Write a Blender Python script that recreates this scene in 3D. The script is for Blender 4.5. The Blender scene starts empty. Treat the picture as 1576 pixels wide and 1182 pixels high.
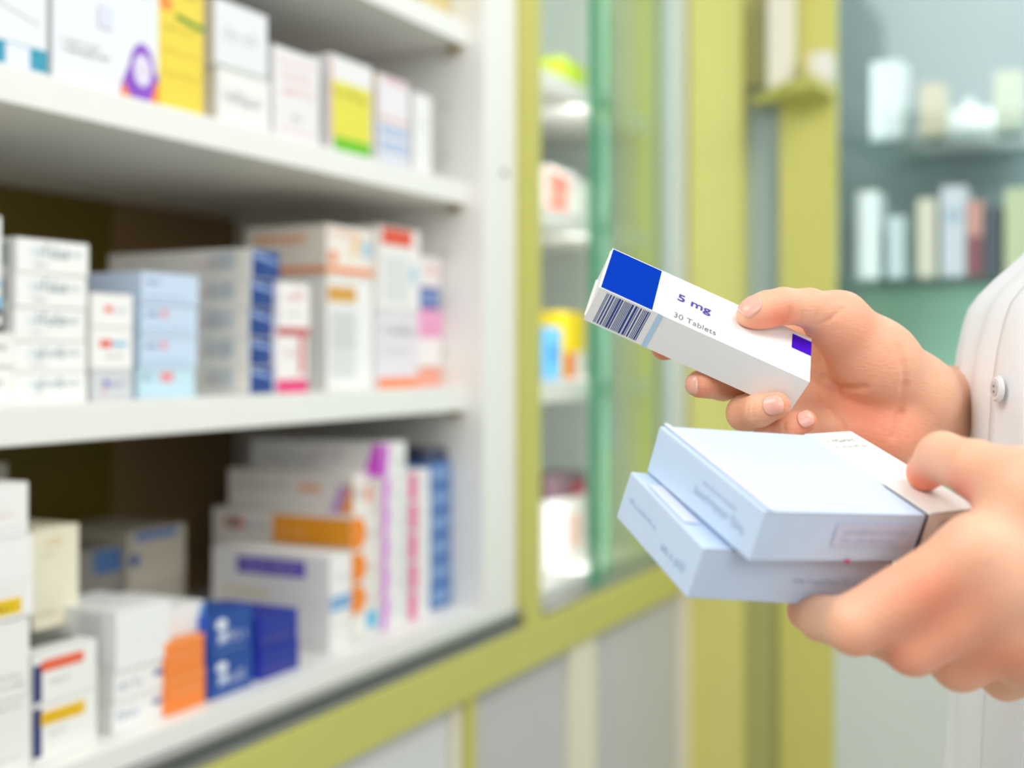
import bpy, bmesh, math, random
import numpy as np
from mathutils import Vector, Matrix
random.seed(7)
SC = bpy.context.scene
COL = SC.collection
# ---------------------------------------------------------------- camera
H = 1.22                                   # camera height above the floor
FPX = 1900.0                               # focal length in pixels of the 1576 wide frame
CX, HY = 788.0, 548.0
TH = math.atan(972.0 / 1900.0)             # the shelving runs away 27 degrees right of the view axis
SI, CO = math.sin(TH), math.cos(TH)
cam_d = bpy.data.cameras.new('camera')
cam = bpy.data.objects.new('camera', cam_d)
COL.objects.link(cam)
cam.location = (0, 0, H)
Rm = Matrix(((SI, 0, -CO), (-CO, 0, -SI), (0, 1, 0)))      # columns: right, up, backward
cam.rotation_euler = Rm.to_euler()
cam_d.sensor_fit = 'HORIZONTAL'
cam_d.sensor_width = 36.0
cam_d.lens = 36.0 * FPX / 1576.0
cam_d.shift_y = -43.0 / 1576.0
cam_d.clip_start = 0.02
cam_d.dof.use_dof = True
cam_d.dof.focus_distance = 0.562
cam_d.dof.aperture_fstop = 4.4
SC.camera = cam
# ---------------------------------------------------------------- world, lights, exposure
SC.view_settings.view_transform = 'Standard'
SC.view_settings.look = 'None'
SC.view_settings.exposure = -0.12
SC.view_settings.gamma = 1.0
world = bpy.data.worlds.new('world')
SC.world = world
world.use_nodes = True
bg = world.node_tree.nodes['Background']
bg.inputs[0].default_value = (0.93, 0.96, 1.0, 1)
bg.inputs[1].default_value = 0.58


def area(name, loc, target, size, power, color=(1, 1, 1), size_y=None):
    l = bpy.data.lights.new(name, 'AREA')
    l.energy = power
    l.color = color
    l.size = size
    if size_y:
        l.shape = 'RECTANGLE'
        l.size_y = size_y
    o = bpy.data.objects.new(name, l)
    COL.objects.link(o)
    o.location = loc
    o.rotation_euler = (Vector(target) - Vector(loc)).to_track_quat('-Z', 'Y').to_euler()
    return o


area('overhead_area_light', (0.9, -0.9, 2.65), (1.2, 0.6, 1.1), 1.6, 33, (1, 0.985, 0.965), 1.0)
area('person_fill_light', (-1.5, -1.9, 2.1), (0.75, 0.0, 1.15), 1.4, 26, (0.95, 0.98, 1.0), 1.2)  # added fill aimed at the person, not a known window


area('overhead_area_light', (-.8, .70, 2.62), (.75, 0.0, 1.1), 1.3, 26, (1, .99, .97), .9)  # added overhead fill for the side of the coat facing the shelves


# ---------------------------------------------------------------- coordinates
def W(r, u, f):
    """camera-frame metres (right, up, forward) -> world"""
    return Vector((r * SI + f * CO, -r * CO + f * SI, H + u))


def cam_pt(px, py, t):
    return np.array([(px - CX) / FPX * t, (HY - py) / FPX * t, t])


def tY(px, Y):
    return Y / (SI - (px - CX) / FPX * CO)


def XonY(px, Y):
    u = (px - CX) / FPX
    return tY(px, Y) * (CO + u * SI)


def ZonY(px, py, Y):
    return H + (HY - py) / FPX * tY(px, Y)


# ---------------------------------------------------------------- materials
def srgb(c):
    if isinstance(c, str):
        c = [int(c[i:i + 2], 16) / 255 for i in (0, 2, 4)]
    return tuple(x / 12.92 if x <= 0.04045 else ((x + 0.055) / 1.055) ** 2.4 for x in c)


MATS = {}


def mat(c, rough=0.45, name=None, noise=0.03, scale=60.0, metal=0.0, spec=0.5, bump=0.0):
    if c in ('0035a6', '4a16c4'): spec, rough = .02, .7
    key = (c, rough, noise, scale, metal, bump)
    if key in MATS:
        return MATS[key]
    m = bpy.data.materials.new(name or ('card_' + str(c)))
    m.use_nodes = True
    nt = m.node_tree
    b = nt.nodes['Principled BSDF']
    lin = srgb(c)
    tc = nt.nodes.new('ShaderNodeTexCoord')
    nz = nt.nodes.new('ShaderNodeTexNoise')
    nz.inputs['Scale'].default_value = scale
    nz.inputs['Detail'].default_value = 3
    nt.links.new(tc.outputs['Object'], nz.inputs['Vector'])
    mx = nt.nodes.new('ShaderNodeMix')
    mx.data_type = 'RGBA'
    mx.inputs['A'].default_value = (*[x * (1 - noise) for x in lin], 1)
    mx.inputs['B'].default_value = (*[min(1, x * (1 + noise)) for x in lin], 1)
    nt.links.new(nz.outputs['Fac'], mx.inputs['Factor'])
    nt.links.new(mx.outputs['Result'], b.inputs['Base Color'])
    b.inputs['Roughness'].default_value = rough
    b.inputs['Metallic'].default_value = metal
    b.inputs['Specular IOR Level'].default_value = spec
    if bump:
        bp = nt.nodes.new('ShaderNodeBump')
        bp.inputs['Strength'].default_value = bump
        bp.inputs['Distance'].default_value = 0.001
        nt.links.new(nz.outputs['Fac'], bp.inputs['Height'])
        nt.links.new(bp.outputs['Normal'], b.inputs['Normal'])
    MATS[key] = m
    return m


def glass_mat(name, tint, ior=1.7, rough=0.0):
    m = bpy.data.materials.new(name)
    m.use_nodes = True
    nt = m.node_tree
    nt.nodes.clear()
    out = nt.nodes.new('ShaderNodeOutputMaterial')
    mix = nt.nodes.new('ShaderNodeMixShader')
    fr = nt.nodes.new('ShaderNodeFresnel')
    ge = nt.nodes.new('ShaderNodeNewGeometry')
    mr = nt.nodes.new('ShaderNodeMapRange')
    mr.inputs['To Min'].default_value = ior
    mr.inputs['To Max'].default_value = 1.0 / ior
    nt.links.new(ge.outputs['Backfacing'], mr.inputs['Value'])
    nt.links.new(mr.outputs[0], fr.inputs['IOR'])
    tr = nt.nodes.new('ShaderNodeBsdfTransparent')
    tr.inputs[0].default_value = (*tint, 1)
    gl = nt.nodes.new('ShaderNodeBsdfGlossy')
    gl.inputs['Roughness'].default_value = rough
    gl.inputs['Color'].default_value = (0.95, 1, 0.98, 1)
    nt.links.new(fr.outputs[0], mix.inputs[0])
    nt.links.new(tr.outputs[0], mix.inputs[1])
    nt.links.new(gl.outputs[0], mix.inputs[2])
    nt.links.new(mix.outputs[0], out.inputs[0])
    return m


WHITE = 'f1f0ea'
M_white = mat('ecebe5', 0.4, 'white_laminate', 0.02, 20)
M_lime = mat('c6c266', 0.42, 'lime_laminate', 0.04, 14)
M_olive = mat('6e5c06', 0.6, 'olive_board', 0.08, 12)
M_cream = mat('e6e0cb', 0.5, 'cream_laminate', 0.03, 14)
M_grey = mat('c3c3c2', 0.45, 'grey_panel', 0.04, 9)
M_track = mat('a9aaa6', 0.35, 'aluminium_track', 0.05, 40, 0.6)
M_track_dark = mat('6d6e6b', 0.4, 'track_groove', 0.05, 40, 0.3)
M_glass = glass_mat('pane_glass', (0.93, 0.975, 0.955), 1.5, 0.02)
M_glass2 = glass_mat('door_glass', (0.95, 0.98, 0.975), 1.28, 0.02)


# ---------------------------------------------------------------- mesh helpers
def set_props(o, label=None, cat=None, group=None, kind=None):
    if label: o['label'] = label
    if cat: o['category'] = cat
    if group: o['group'] = group
    if kind: o['kind'] = kind
    return o


def empty(name, loc, label=None, cat=None, group=None, kind=None, rot=None):
    o = bpy.data.objects.new(name, None)
    o.empty_display_size = 0.05
    COL.objects.link(o)
    o.location = loc
    if rot is not None:
        o.rotation_euler = rot
    return set_props(o, label, cat, group, kind)


class MB:
    def __init__(self):
        self.v, self.f, self.m, self.s, self.mats = [], [], [], [], []

    def mi(self, m):
        if m not in self.mats: self.mats.append(m)
        return self.mats.index(m)

    def quad(self, pts, m, smooth=False):
        n = len(self.v)
        self.v += [tuple(p) for p in pts]
        self.f.append(tuple(range(n, n + len(pts))))
        self.m.append(self.mi(m)); self.s.append(smooth)

    def bm(self, bm, m, smooth=False, M=None):
        n = len(self.v)
        bm.verts.index_update()
        for v in bm.verts: self.v.append(tuple((M @ v.co) if M else v.co))
        k = self.mi(m)
        for f in bm.faces:
            self.f.append(tuple(n + v.index for v in f.verts)); self.m.append(k); self.s.append(smooth)
        bm.free()

    def box(self, x0, y0, z0, x1, y1, z1, m, bev=0.0, seg=2):
        b = bmesh.new()
        bmesh.ops.create_cube(b, size=1)
        for v in b.verts:
            v.co = Vector(((x0 + x1) / 2 + v.co.x * (x1 - x0), (y0 + y1) / 2 + v.co.y * (y1 - y0), (z0 + z1) / 2 + v.co.z * (z1 - z0)))
        if bev: bmesh.ops.bevel(b, geom=b.edges[:], offset=bev, segments=seg, affect='EDGES', profile=0.6)
        self.bm(b, m)
        return self

    def cyl(self, p, axis, r, h, m, seg=20, r2=None):
        b = bmesh.new()
        bmesh.ops.create_cone(b, cap_ends=True, segments=seg, radius1=r, radius2=r if r2 is None else r2, depth=h)
        q = Vector(axis).normalized().to_track_quat('Z', 'Y')
        self.bm(b, m, False, Matrix.Translation(Vector(p)) @ q.to_matrix().to_4x4())
        return self

    def build(self, name, parent=None, loc=(0, 0, 0), rot=None, matrix=None):
        me = bpy.data.meshes.new(name)
        me.from_pydata(self.v, [], self.f)
        for m in self.mats: me.materials.append(m)
        me.polygons.foreach_set('material_index', self.m)
        me.polygons.foreach_set('use_smooth', self.s)
        me.update()
        o = bpy.data.objects.new(name, me)
        COL.objects.link(o)
        if parent: o.parent = parent
        o.location = loc
        if rot is not None: o.rotation_euler = rot
        if matrix is not None: o.matrix_local = matrix
        return o


# ---------------------------------------------------------------- the room shell
fl = MB(); fl.box(-3.5, -4.5, -0.05, 5.0, 1.6, 0.0, mat('bbb6aa', 0.35, 'floor_tile', 0.05, 4))
set_props(fl.build('floor'), kind='structure')
wl = MB(); wl.box(-3.5, 1.25, 0, 5.0, 1.35, 2.8, mat('d9d8cf', 0.7, 'wall_paint', 0.03, 5))
set_props(wl.build('wall_left'), kind='structure')
wb = MB(); wb.box(3.1, -4.5, 0, 3.2, 1.25, 2.8, mat('c9d2d4', 0.7, 'wall_paint_back', 0.03, 5))
set_props(wb.build('wall_back'), kind='structure')

D = 0.78          # facade plane of the shelving
YS = 0.805        # front edge of the shelf boards
YB = 1.20         # back board
Xw = XonY(745, D)
X_open0, X_g0, X_g1, XC = 0.30, XonY(795, D), XonY(835, D), 2.27


def zk(k, Y=YS): return H - k * Y / CO      # height of a line that runs to the vanishing point


# open white shelving unit
z_mid = (zk(.0445), zk(.0800)); z_up = (zk(-.2565), zk(-.2235)); z_top = (zk(-.492), zk(-.459))
z_low = (H - 0.333, H - 0.354)
cab = empty('open_shelf_cabinet', (X_open0, D, 0), 'white open shelf unit full of medicine boxes beside the lime green upright', 'shelving unit')


def rel(mb, name, parent, org=None):
    o = mb.build(name, parent)
    o.location = -Vector(parent.location)
    return o


for nm, z in (('top', z_top), ('up', z_up), ('mid', z_mid)):
    s = MB(); s.box(X_open0, YS, z[1], Xw - .0005, YB, z[0], M_white, 0.0015)
    rel(s, 'shelf', cab)
s = MB(); s.box(X_open0, D, z_low[1], X_g0, YB, z_low[0], M_white, 0.001); rel(s, 'bottom_shelf', cab)
s = MB(); s.box(Xw, D, z_low[0], X_g0, YB, 2.35, M_white, 0.0015)
o_side = rel(s, 'side_panel', cab)
s = MB(); s.box(X_open0 - .03, D, z_low[1], X_open0, YB, 2.35, M_white, 0.0015); rel(s, 'side_panel', cab)
s = MB(); s.box(X_open0, YS, 2.0, Xw, YB, 2.03, M_white, 0.0015); rel(s, 'shelf', cab)
s = MB(); s.box(X_open0, D, 2.33, Xw, YB, 2.35, M_white, 0.0015); rel(s, 'top_panel', cab)
Xs = 1.20
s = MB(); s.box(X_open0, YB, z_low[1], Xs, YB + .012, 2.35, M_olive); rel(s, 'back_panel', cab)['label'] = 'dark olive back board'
s = MB(); s.box(Xs, YB, z_low[1], Xw, YB + .012, 2.35, mat('8f7148', 0.7, 'shade_board', 0.05, 10)); rel(s, 'back_panel', cab)['label'] = 'back board with the interior shade put into its brown'  # brown tone holds the shade deep inside the shelving
hm = mat('b9b5a8', 0.6, 'peg_hole', 0.02, 50)
for k in range(-5, 9):
    s = MB(); s.cyl((Xw - .0003, YS + .035, H + .0662 * k + .005), (1, 0, 0), .0032, .0008, hm, 14)
    s.build('peg_hole', o_side)
pm = mat('a08a55', 0.5, 'brass_pin', 0.05, 50)
for z in (z_top, z_up, z_mid):
    s = MB(); s.box(Xw - .012, YS + .012, z[1] - .009, Xw, YS + .024, z[1], pm, .001); rel(s, 'shelf_pin', cab)
s = MB(); s.box(XonY(772, D), D - .004, ZonY(774, 270, D), XonY(778, D), D, ZonY(774, 261, D), mat('b8b8b4', .4, 'steel', .02, 30, .7), .0008)
rel(s, 'screw_cap', cab)
# grey sliding track under the lowest shelf
s = MB()
s.box(X_open0, D - .012, z_low[1] - .004, X_g0, D + .03, z_low[1] - .0002, M_track)
s.box(X_open0, D - .004, z_low[1] - .018, X_g0, D + .03, z_low[1] - .004, M_track_dark)
s.box(X_open0, D - .012, z_low[1] - .0225, X_g0, D + .03, z_low[1] - .018, M_track)
rel(s, 'sliding_track', cab)

# lime base cupboards under facade one
ZR0, ZR1 = zk(.497, D), zk(.431, D)
base = empty('base_cupboard', (X_open0, D, 0), 'lime green framed base cupboard with pale grey doors under the shelves', 'cupboard')
s = MB(); s.box(X_open0, D - .02, ZR0, XC - .021, D + .03, ZR1, M_lime, .002); rel(s, 'top_rail', base)
s = MB(); s.box(X_open0, D + .031, ZR1 - .012, XC - .021, YB, ZR1 - .003, M_cream); rel(s, 'worktop', base)
s = MB(); s.box(X_open0, D + .02, 0.0, XC - .021, D + .05, .09, M_lime); rel(s, 'plinth', base)


def vpost(xa, xb, m, name, proud=.012, par=base, z0=.09, z1=ZR0):
    s = MB(); s.box(XonY(xa, D), D - proud, z0, XonY(xb, D), D + .025, z1, m, .0015); return rel(s, name, par)


vpost(690, 705, M_cream, 'door_edge', .006)
vpost(705, 722, M_lime, 'stile')
vpost(868, 908, M_cream, 'stile', .01)
vpost(1042, 1062, M_cream, 'stile', .01)
for a, b, m in ((250, 690, mat('dcdcdc', .4, 'pale_door', .03, 9)), (722, 868, M_grey), (908, 1042, M_grey)):
    xa, xb = max(XonY(a, D), X_open0) if a > 250 else X_open0, XonY(b, D)
    s = MB(); s.box(xa, D + .0, .09, xb, D + .018, ZR0, m, .001); rel(s, 'door', base)

# glazed cabinet in facade one, from the lime upright to the corner
gc = empty('glazed_cabinet', (X_g0, D, 0), 'lime framed display cabinet with sliding glass between the white shelves and the corner post', 'cabinet')
s = MB(); s.box(X_g0, D - .015, ZR1, XonY(833, D - .015), D + .04, 2.35, M_lime, .002); rel(s, 'stile', gc)
s = MB(); s.box(X_g1, D + .04, z_low[1], X_g1 + .012, YB, 2.35, M_white); rel(s, 'side_panel', gc)
s = MB(); s.box(X_g0, YB, z_low[1], XC - .021, YB + .012, 2.35, mat('b9b8ad', .7, 'cab_back', .04, 10)); rel(s, 'back_panel', gc)
s = MB(); s.box(X_g0, D + .041, ZR1, XC - .021, YB, ZR1 + .02, M_white); rel(s, 'bottom_panel', gc)
for z in (z_top, z_up, z_mid):
    s = MB(); s.box(X_g1 + .012, YS + .02, z[1], XC - .025, YB, z[0], M_white, .0015); rel(s, 'shelf', gc)
Xe = XonY(926, D)
M_edge = mat('2f9466', .25, 'green_glass_edge', .05, 30)
s = MB(); s.box(Xe, D + .010, ZR1 + .003, XC - .05, D + .016, 2.33, M_glass); g1 = rel(s, 'glass_door', gc)
s = MB(); s.box(Xe - .003, D + .005, ZR1 + .003, Xe, D + .021, 2.33, M_edge, .0008); rel(s, 'glass_edge', gc)['label'] = 'green polished edge of the sliding glass door'
Xe2 = XonY(958, D)
s = MB(); s.box(Xe2, D + .026, ZR1 + .003, XC - .05, D + .032, 2.33, M_glass); rel(s, 'glass_door', gc)
s = MB(); s.box(Xe2 - .003, D + .024, ZR1 + .003, Xe2, D + .034, 2.33, M_edge, .0008); rel(s, 'glass_edge', gc)['label'] = 'green polished edge of the inner sliding glass'
s = MB(); s.box(XonY(1040, D), D - .004, ZR1, XonY(1060, D), D + .03, 2.33, mat('d5dcd8', .35, 'pale_frame', .03, 20), .001); rel(s, 'frame_strip', gc)
s = MB(); s.box(XC - .034, D + .04, ZR1 + .02, XC - .022, YB, 2.33, mat('d3dcd6', .6, 'pale_sage', .03, 9)); rel(s, 'side_panel', gc)['label'] = 'pale sage end panel seen through the glass'
s = MB(); s.box(XC - .10, D + .035, ZR1 + .02, XC - .036, D + .068, 2.33, M_lime, .002); rel(s, 'post_reflection_strip', gc)  # added lime strip standing in for the corner post's reflection in the glass
s = MB(); s.box(X_g1, D - .006, ZR1 + .001, XC - .021, D + .036, ZR1 + .006, M_track); rel(s, 'sliding_track', gc)


# facade two, at right angles
def YonX(px, X=XC):
    u = (px - CX) / FPX
    t = X / (CO + u * SI)
    return t * (SI - u * CO)


def ZonX(px, py, X=XC):
    u = (px - CX) / FPX
    return H + (HY - py) / FPX * X / (CO + u * SI)


XD2 = XC + .45
tall = empty('tall_glass_cabinet', (XC, .2, 0), 'tall lime framed glass fronted cabinet at right angles behind the hands', 'cabinet')
s = MB(); s.box(XC - .02, YonX(1146), 0, XC + .04, YonX(1064), 2.6, mat('d6d27a', .42, 'pale_lime', .04, 14), .003); rel(s, 'stile', tall)['label'] = 'broad pale lime corner upright'
s = MB(); s.box(XC - .005, YonX(1284), 0, XC + .04, YonX(1200), 2.6, M_lime, .003); rel(s, 'stile', tall)
s = MB(); s.box(XC + .015, YonX(1200), ZonX(1170, 700), XC + .021, YonX(1146), 2.6, M_glass2); rel(s, 'glass_pane', tall)
s = MB(); s.box(XC + .03, YonX(1200), ZonX(1170, 700), XC + .04, YonX(1146), 2.6, mat('bcc6c8', .5, 'bay_brightener', .04, 10)); rel(s, 'infill_panel', tall)['label'] = 'pale grey sheet added to brighten the narrow glass'  # added pale backing, brightens the bay in place of the deep interior
s = MB(); s.box(XC + .012, YonX(1200), 0, XC + .03, YonX(1146), ZonX(1170, 700), mat('a9a86a', .5, 'olive_infill', .04, 10)); rel(s, 'infill_panel', tall)
s = MB(); s.box(XC + .012, YonX(1200), ZonX(1170, 130), XC + .03, YonX(1146), 2.6, mat('b2ae72', .5, 'olive_infill', .04, 11)); rel(s, 'infill_panel', tall)
s = MB(); s.box(XC + .01, -1.2, ZonX(1400, 905), XC + .016, YonX(1284), 2.6, M_glass2); rel(s, 'glass_door', tall)
s = MB(); s.box(XC + .0, -1.2, 0.0, XC + .03, YonX(1284), ZonX(1400, 905), mat('cdd4cb', .45, 'pale_green_grey', .03, 9), .001); rel(s, 'base_panel', tall)
s = MB(); s.box(XC + .03, -1.2, ZonX(1400, 440) - .0, XD2, YonX(1284), ZonX(1400, 440) + .018, M_glass2); rel(s, 'shelf', tall)
s = MB(); s.box(XC + .03, -1.2, ZonX(1400, 235, XC + .2), XD2, YonX(1284), ZonX(1400, 228, XC + .2), M_glass2); rel(s, 'shelf', tall)
s = MB(); s.box(XD2, -1.2, ZonX(1400, 440), XD2 + .015, YonX(1146), 2.6, mat('9cabb0', .6, 'grey_blue_back', .12, 3)); rel(s, 'back_panel', tall)['label'] = 'grey blue upper back board'
s = MB(); s.box(XD2, -1.2, 0, XD2 + .015, YonX(1146), ZonX(1400, 440), mat('c2ecd6', .6, 'teal_back', .12, 3)); rel(s, 'back_panel', tall)['label'] = 'sea green lower back board'
s = MB(); s.box(XC + .04, -1.2, 2.58, XD2, YonX(1146), 2.6, M_white); rel(s, 'top_panel', tall)
s = MB(); s.box(XC + .03, -1.2, ZonX(1400, 930), XD2, YonX(1284), ZonX(1400, 915), mat('c2ecd6', .6, 'teal_back', .12, 3)); rel(s, 'bottom_panel', tall)

area('tall_cabinet_fill', (XC + .20, -.25, 2.55), (XC + .20, -.25, 1.2), .3, 10, (.95, 1, 1), 1.3)  # added light from above, brightens the tall glass
area('tall_cabinet_fill', (XC + .07, .47, 1.35), (XC + .30, -.1, 1.35), .04, .45, (.95, 1, 1), 1.3)  # second added fill for the tall glass, hidden behind the stile
area('glazed_cabinet_fill', (Xe + .03, D + .06, 1.35), (XC, 1.02, 1.35), .03, 1.6, (1, 1, 1), 1.2)  # added fill that lifts the end panel behind the sliding glass
area('glazed_cabinet_fill', (X_g1 + .03, D + .07, 1.35), (X_g1 + .6, 1.15, 1.35), .03, .8, (1, 1, 1), 1.2)  # added fill for the cabinet's open left part

# ---------------------------------------------------------------- medicine boxes
TXT = {}


def text_polys(txt, width, cap, bold=0.0):
    cu = bpy.data.curves.new('t', 'FONT')
    cu.body = txt; cu.size = 1; cu.offset = bold
    o = bpy.data.objects.new('t', cu); COL.objects.link(o)
    dg = bpy.context.evaluated_depsgraph_get()
    me = bpy.data.meshes.new_from_object(o.evaluated_get(dg))
    vs = np.array([v.co[:] for v in me.vertices])
    fs = [tuple(p.vertices) for p in me.polygons]
    bpy.data.objects.remove(o); bpy.data.curves.remove(cu); bpy.data.meshes.remove(me)
    vs[:, 0] -= vs[:, 0].min()
    vs[:, 0] *= width / vs[:, 0].max()
    vs[:, 1] *= cap / 0.70
    return vs, fs


def face_map(face, w, d, h):
    if face == 'F': return lambda u, v, e: (u * w, -e, v * h)
    if face == 'L': return lambda u, v, e: (-e, (1 - u) * d, v * h)
    if face == 'T': return lambda u, v, e: (u * w, v * d, h + e)
    if face == 'R': return lambda u, v, e: (w + e, u * d, v * h)


def prints(mb, specs, w, d, h, e0=0.00025, de=0.00012):
    rr = random.Random(int(w * 1e5) + int(h * 1e5) + len(specs))
    for i, sp in enumerate(specs):
        kind, face = sp[0], sp[1]
        F = face_map(face, w, d, h)
        e = e0 + i * de
        if kind == 'r':
            _, _, u0, v0, u1, v1, c = sp
            mb.quad([F(u0, v0, e), F(u1, v0, e), F(u1, v1, e), F(u0, v1, e)], mat(c))
        elif kind == 'p':
            _, _, pts, c = sp
            mb.quad([F(u, v, e) for u, v in pts], mat(c))
        elif kind == 'd':
            _, _, cx, cy, rx, ry, c = sp
            mb.quad([F(cx + rx * math.cos(a * math.pi / 14), cy + ry * math.sin(a * math.pi / 14), e) for a in range(28)], mat(c))
        elif kind == 't':                     # a line of small print, too blurred to read
            _, _, u0, v0, u1, v1, c = sp
            u = u0
            hh = v1 - v0
            asp = {'F': h / w, 'L': h / d, 'T': d / w, 'R': h / d}[face]
            st = hh * asp * 0.42
            while u < u1:
                tall_ = rr.random() < .3
                a = v0 + (0 if rr.random() > .12 else -hh * .25)
                b_ = v0 + hh * (1 if tall_ else .68)
                mb.quad([F(u, a, e), F(u + st * .38, a, e), F(u + st * .38, b_, e), F(u, b_, e)], mat(c))
                if rr.random() < .75:
                    q = v0 if rr.random() < .5 else b_ - hh * .2
                    mb.quad([F(u, q, e), F(u + st * .95, q, e), F(u + st * .95, q + hh * .2, e), F(u, q + hh * .2, e)], mat(c))
                u += st * (1.25 if rr.random() > .15 else 2.3)
        elif kind == 'b':                     # barcode
            _, _, u0, v0, u1, v1, c, n = sp
            x = 0.0
            bars = []
            while x < 1:
                bw = rr.choice([1, 1, 1, 2, 3]) / n
                bars.append((x, min(1, x + bw)))
                x += bw + rr.choice([1, 1, 2]) / n
            for a, b_ in bars:
                ua, ub = u0 + (u1 - u0) * a, u0 + (u1 - u0) * b_
                mb.quad([F(ua, v0, e), F(ub, v0, e), F(ub, v1, e), F(ua, v1, e)], mat(c))


def carton(name, w, d, h, color, specs, bulge=0.0):
    """a folded card box, its origin at the lower left corner of the printed front"""
    mb = MB()
    b = bmesh.new()
    bmesh.ops.create_cube(b, size=1)
    for v in b.verts:
        v.co = Vector(((v.co.x + .5) * w, (v.co.y + .5) * d, (v.co.z + .5) * h))
    bmesh.ops.bevel(b, geom=b.edges[:], offset=min(.0009, h * .06), segments=2, affect='EDGES', profile=.6)
    mb.bm(b, mat(color, .5))
    # tuck flap seams near the end face
    sm = mat('b9b7b0', .6)
    for z in (h * .985,):
        mb.quad([(.001, -.0001, z - .0004), (w - .001, -.0001, z - .0004), (w - .001, -.0001, z), (.001, -.0001, z)], sm)
    prints(mb, specs, w, d, h)
    return mb.build(name)


def place(o, x, y, z, yaw=0.0):
    o.location = (x, y, z)
    o.rotation_euler = (0, 0, yaw)


ORD = {1: ['single'], 2: ['lower', 'upper'], 3: ['lowest', 'middle', 'topmost'],
       4: ['lowest', 'second lowest', 'third lowest', 'topmost'],
       5: ['lowest', 'second lowest', 'middle', 'second highest', 'topmost'],
       6: ['lowest', 'second lowest', 'third lowest', 'third highest', 'second highest', 'topmost']}


def stack(pxa, pxb, yf, zb, pys, depth, color, specs, label, group, name='medicine_box', yaw=0.0, jit=.0018, labels=None):
    """pys: pixel heights of the seams at the front left corner, base first"""
    zs = [ZonY(pxa, p, yf) for p in pys]
    x0, x1 = XonY(pxa, yf), XonY(pxb, yf)
    if x0 < Xw and x1 > Xw - .004:
        x0, x1 = x0 - (x1 - Xw + .004), Xw - .004
    roof = min([q[1] for q in (z_mid, z_up, z_top) if q[1] > zb + .01] or [9])
    z = zb
    n = len(pys) - 1
    rr = random.Random(int(pxa * 7 + pxb))
    outs = []
    for i in range(n):
        h = min(zs[i + 1] - zs[i], roof - .004 - z)
        sp = specs[i] if isinstance(specs[0], list) else specs
        co = color[i] if isinstance(color, list) else color
        o = carton(name, x1 - x0, depth, h - .0003, co, sp)
        place(o, x0 + rr.uniform(-jit, jit), yf + rr.uniform(-jit, jit), z + .0002, yaw + rr.uniform(-.008, .008))
        z += h
        lb = labels[i] if labels else label.replace('#', ORD[n][i])
        set_props(o, lb, 'medicine box', group if n > 1 else None)
        outs.append(o)
    return outs


Zm, Zu, Zl = z_mid[0], z_up[0], z_low[0]
INK, BLU, NAVY = '5f6f78', '2f5fae', '1e2f74'
# ---- middle shelf
stack(-62, 22, .835, Zm, [621, 560, 505], .10, 'f2f1ea', [('t', 'F', .1, .5, .8, .7, INK)],
      '# plain white medicine box at the left frame edge of the middle shelf', 'white boxes at the left end of the middle shelf')
stack(-70, 4, .828, ZonY(-70, 500, .828), [498, 322], .09, 'eef0ec', [('r', 'F', .0, .16, 1, .26, '7cc3e2'), ('r', 'F', .5, .10, 1, .15, '2c3136'), ('r', 'F', .0, .36, 1, .40, '9fd0e6')],
      'tall white box with light blue band cut by the left frame edge', None)
stack(22, 132, .832, Zm, [617, 568, 519, 466, 412, 358], .075, 'f3f2ee',
      [('d', 'F', .25, .62, .09, .17, 'dfe6e6'), ('t', 'F', .30, .48, .66, .84, '6f8e98'), ('t', 'F', .68, .56, .88, .74, '7f979d'),
       ('t', 'F', .2, .2, .42, .32, 'a9adad'), ('b', 'L', .55, .2, .85, .85, '5a6068', 26)],
      '# white box with grey blue script in the stack of five', 'five white script boxes on the middle shelf')
stack(143, 207, .834, Zm, [611, 562, 497, 443], .06, ['cfd0d2', 'f4f2ed', 'f4f2ed'],
      [[('d', 'F', .35, .55, .06, .12, '6a57c9'), ('t', 'F', .42, .45, .8, .62, 'a79fd0'), ('d', 'F', .32, .32, .04, .08, 'e7a08a')],
       [('r', 'F', .2, .52, .48, .7, 'ea4b33'), ('r', 'F', .5, .55, .85, .66, '74b9dc'), ('t', 'F', .35, .26, .75, .38, 'aaa9a5')],
       [('r', 'F', .3, .45, .5, .62, 'f0684a'), ('t', 'F', .5, .45, .78, .6, '9ea9d8')]], '', 'three small boxes beside the light blue stack',
      labels=['small grey box with violet mark, lowest beside the light blue stack', 'small white box with red and blue print, middle of its stack', 'small white box with orange red mark, topmost beside the light blue stack'])
b4 = [('t', 'F', .08, .62, .3, .84, '5c7394'), ('r', 'F', .34, .6, .46, .84, 'e7a3a9'), ('t', 'F', .08, .18, .8, .28, 'a9bcd0')]
stack(215, 303, .84, Zm, [609, 562, 512, 462, 412], .115, ['c3dfe9', 'c9daee', 'c9daee', 'cadaf0'],
      [b4[:1] + [('r', 'F', .38, .55, .6, .85, 'ee8d92')], b4, b4, [b4[0], b4[2]]], '', 'light blue boxes on the middle shelf',
      labels=['lowest pale cyan box under the three light blue boxes', 'second lowest light blue box with small pink square', 'light blue box with pink square, second highest of its stack', 'topmost light blue box of the middle shelf, without a pink square'])
stack(383, 427, .835, Zm, [604, 561, 516, 470, 425, 378], .20, 'efebe2',
      [('r', 'F', .03, .02, 1, .97, '1f3f86'), ('p', 'F', [(.1, .72), (.95, .5), (.95, .62), (.1, .92)], '8fa6d2'), ('t', 'F', .3, .15, .8, .3, '6f86bb'),
       ('t', 'L', .62, .4, .8, .62, 'e6a791'), ('b', 'L', .72, .3, .9, .9, 'b8c6cf', 22)],
      '# deep cream box with navy blue end', 'navy ended boxes on the middle shelf')
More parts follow.
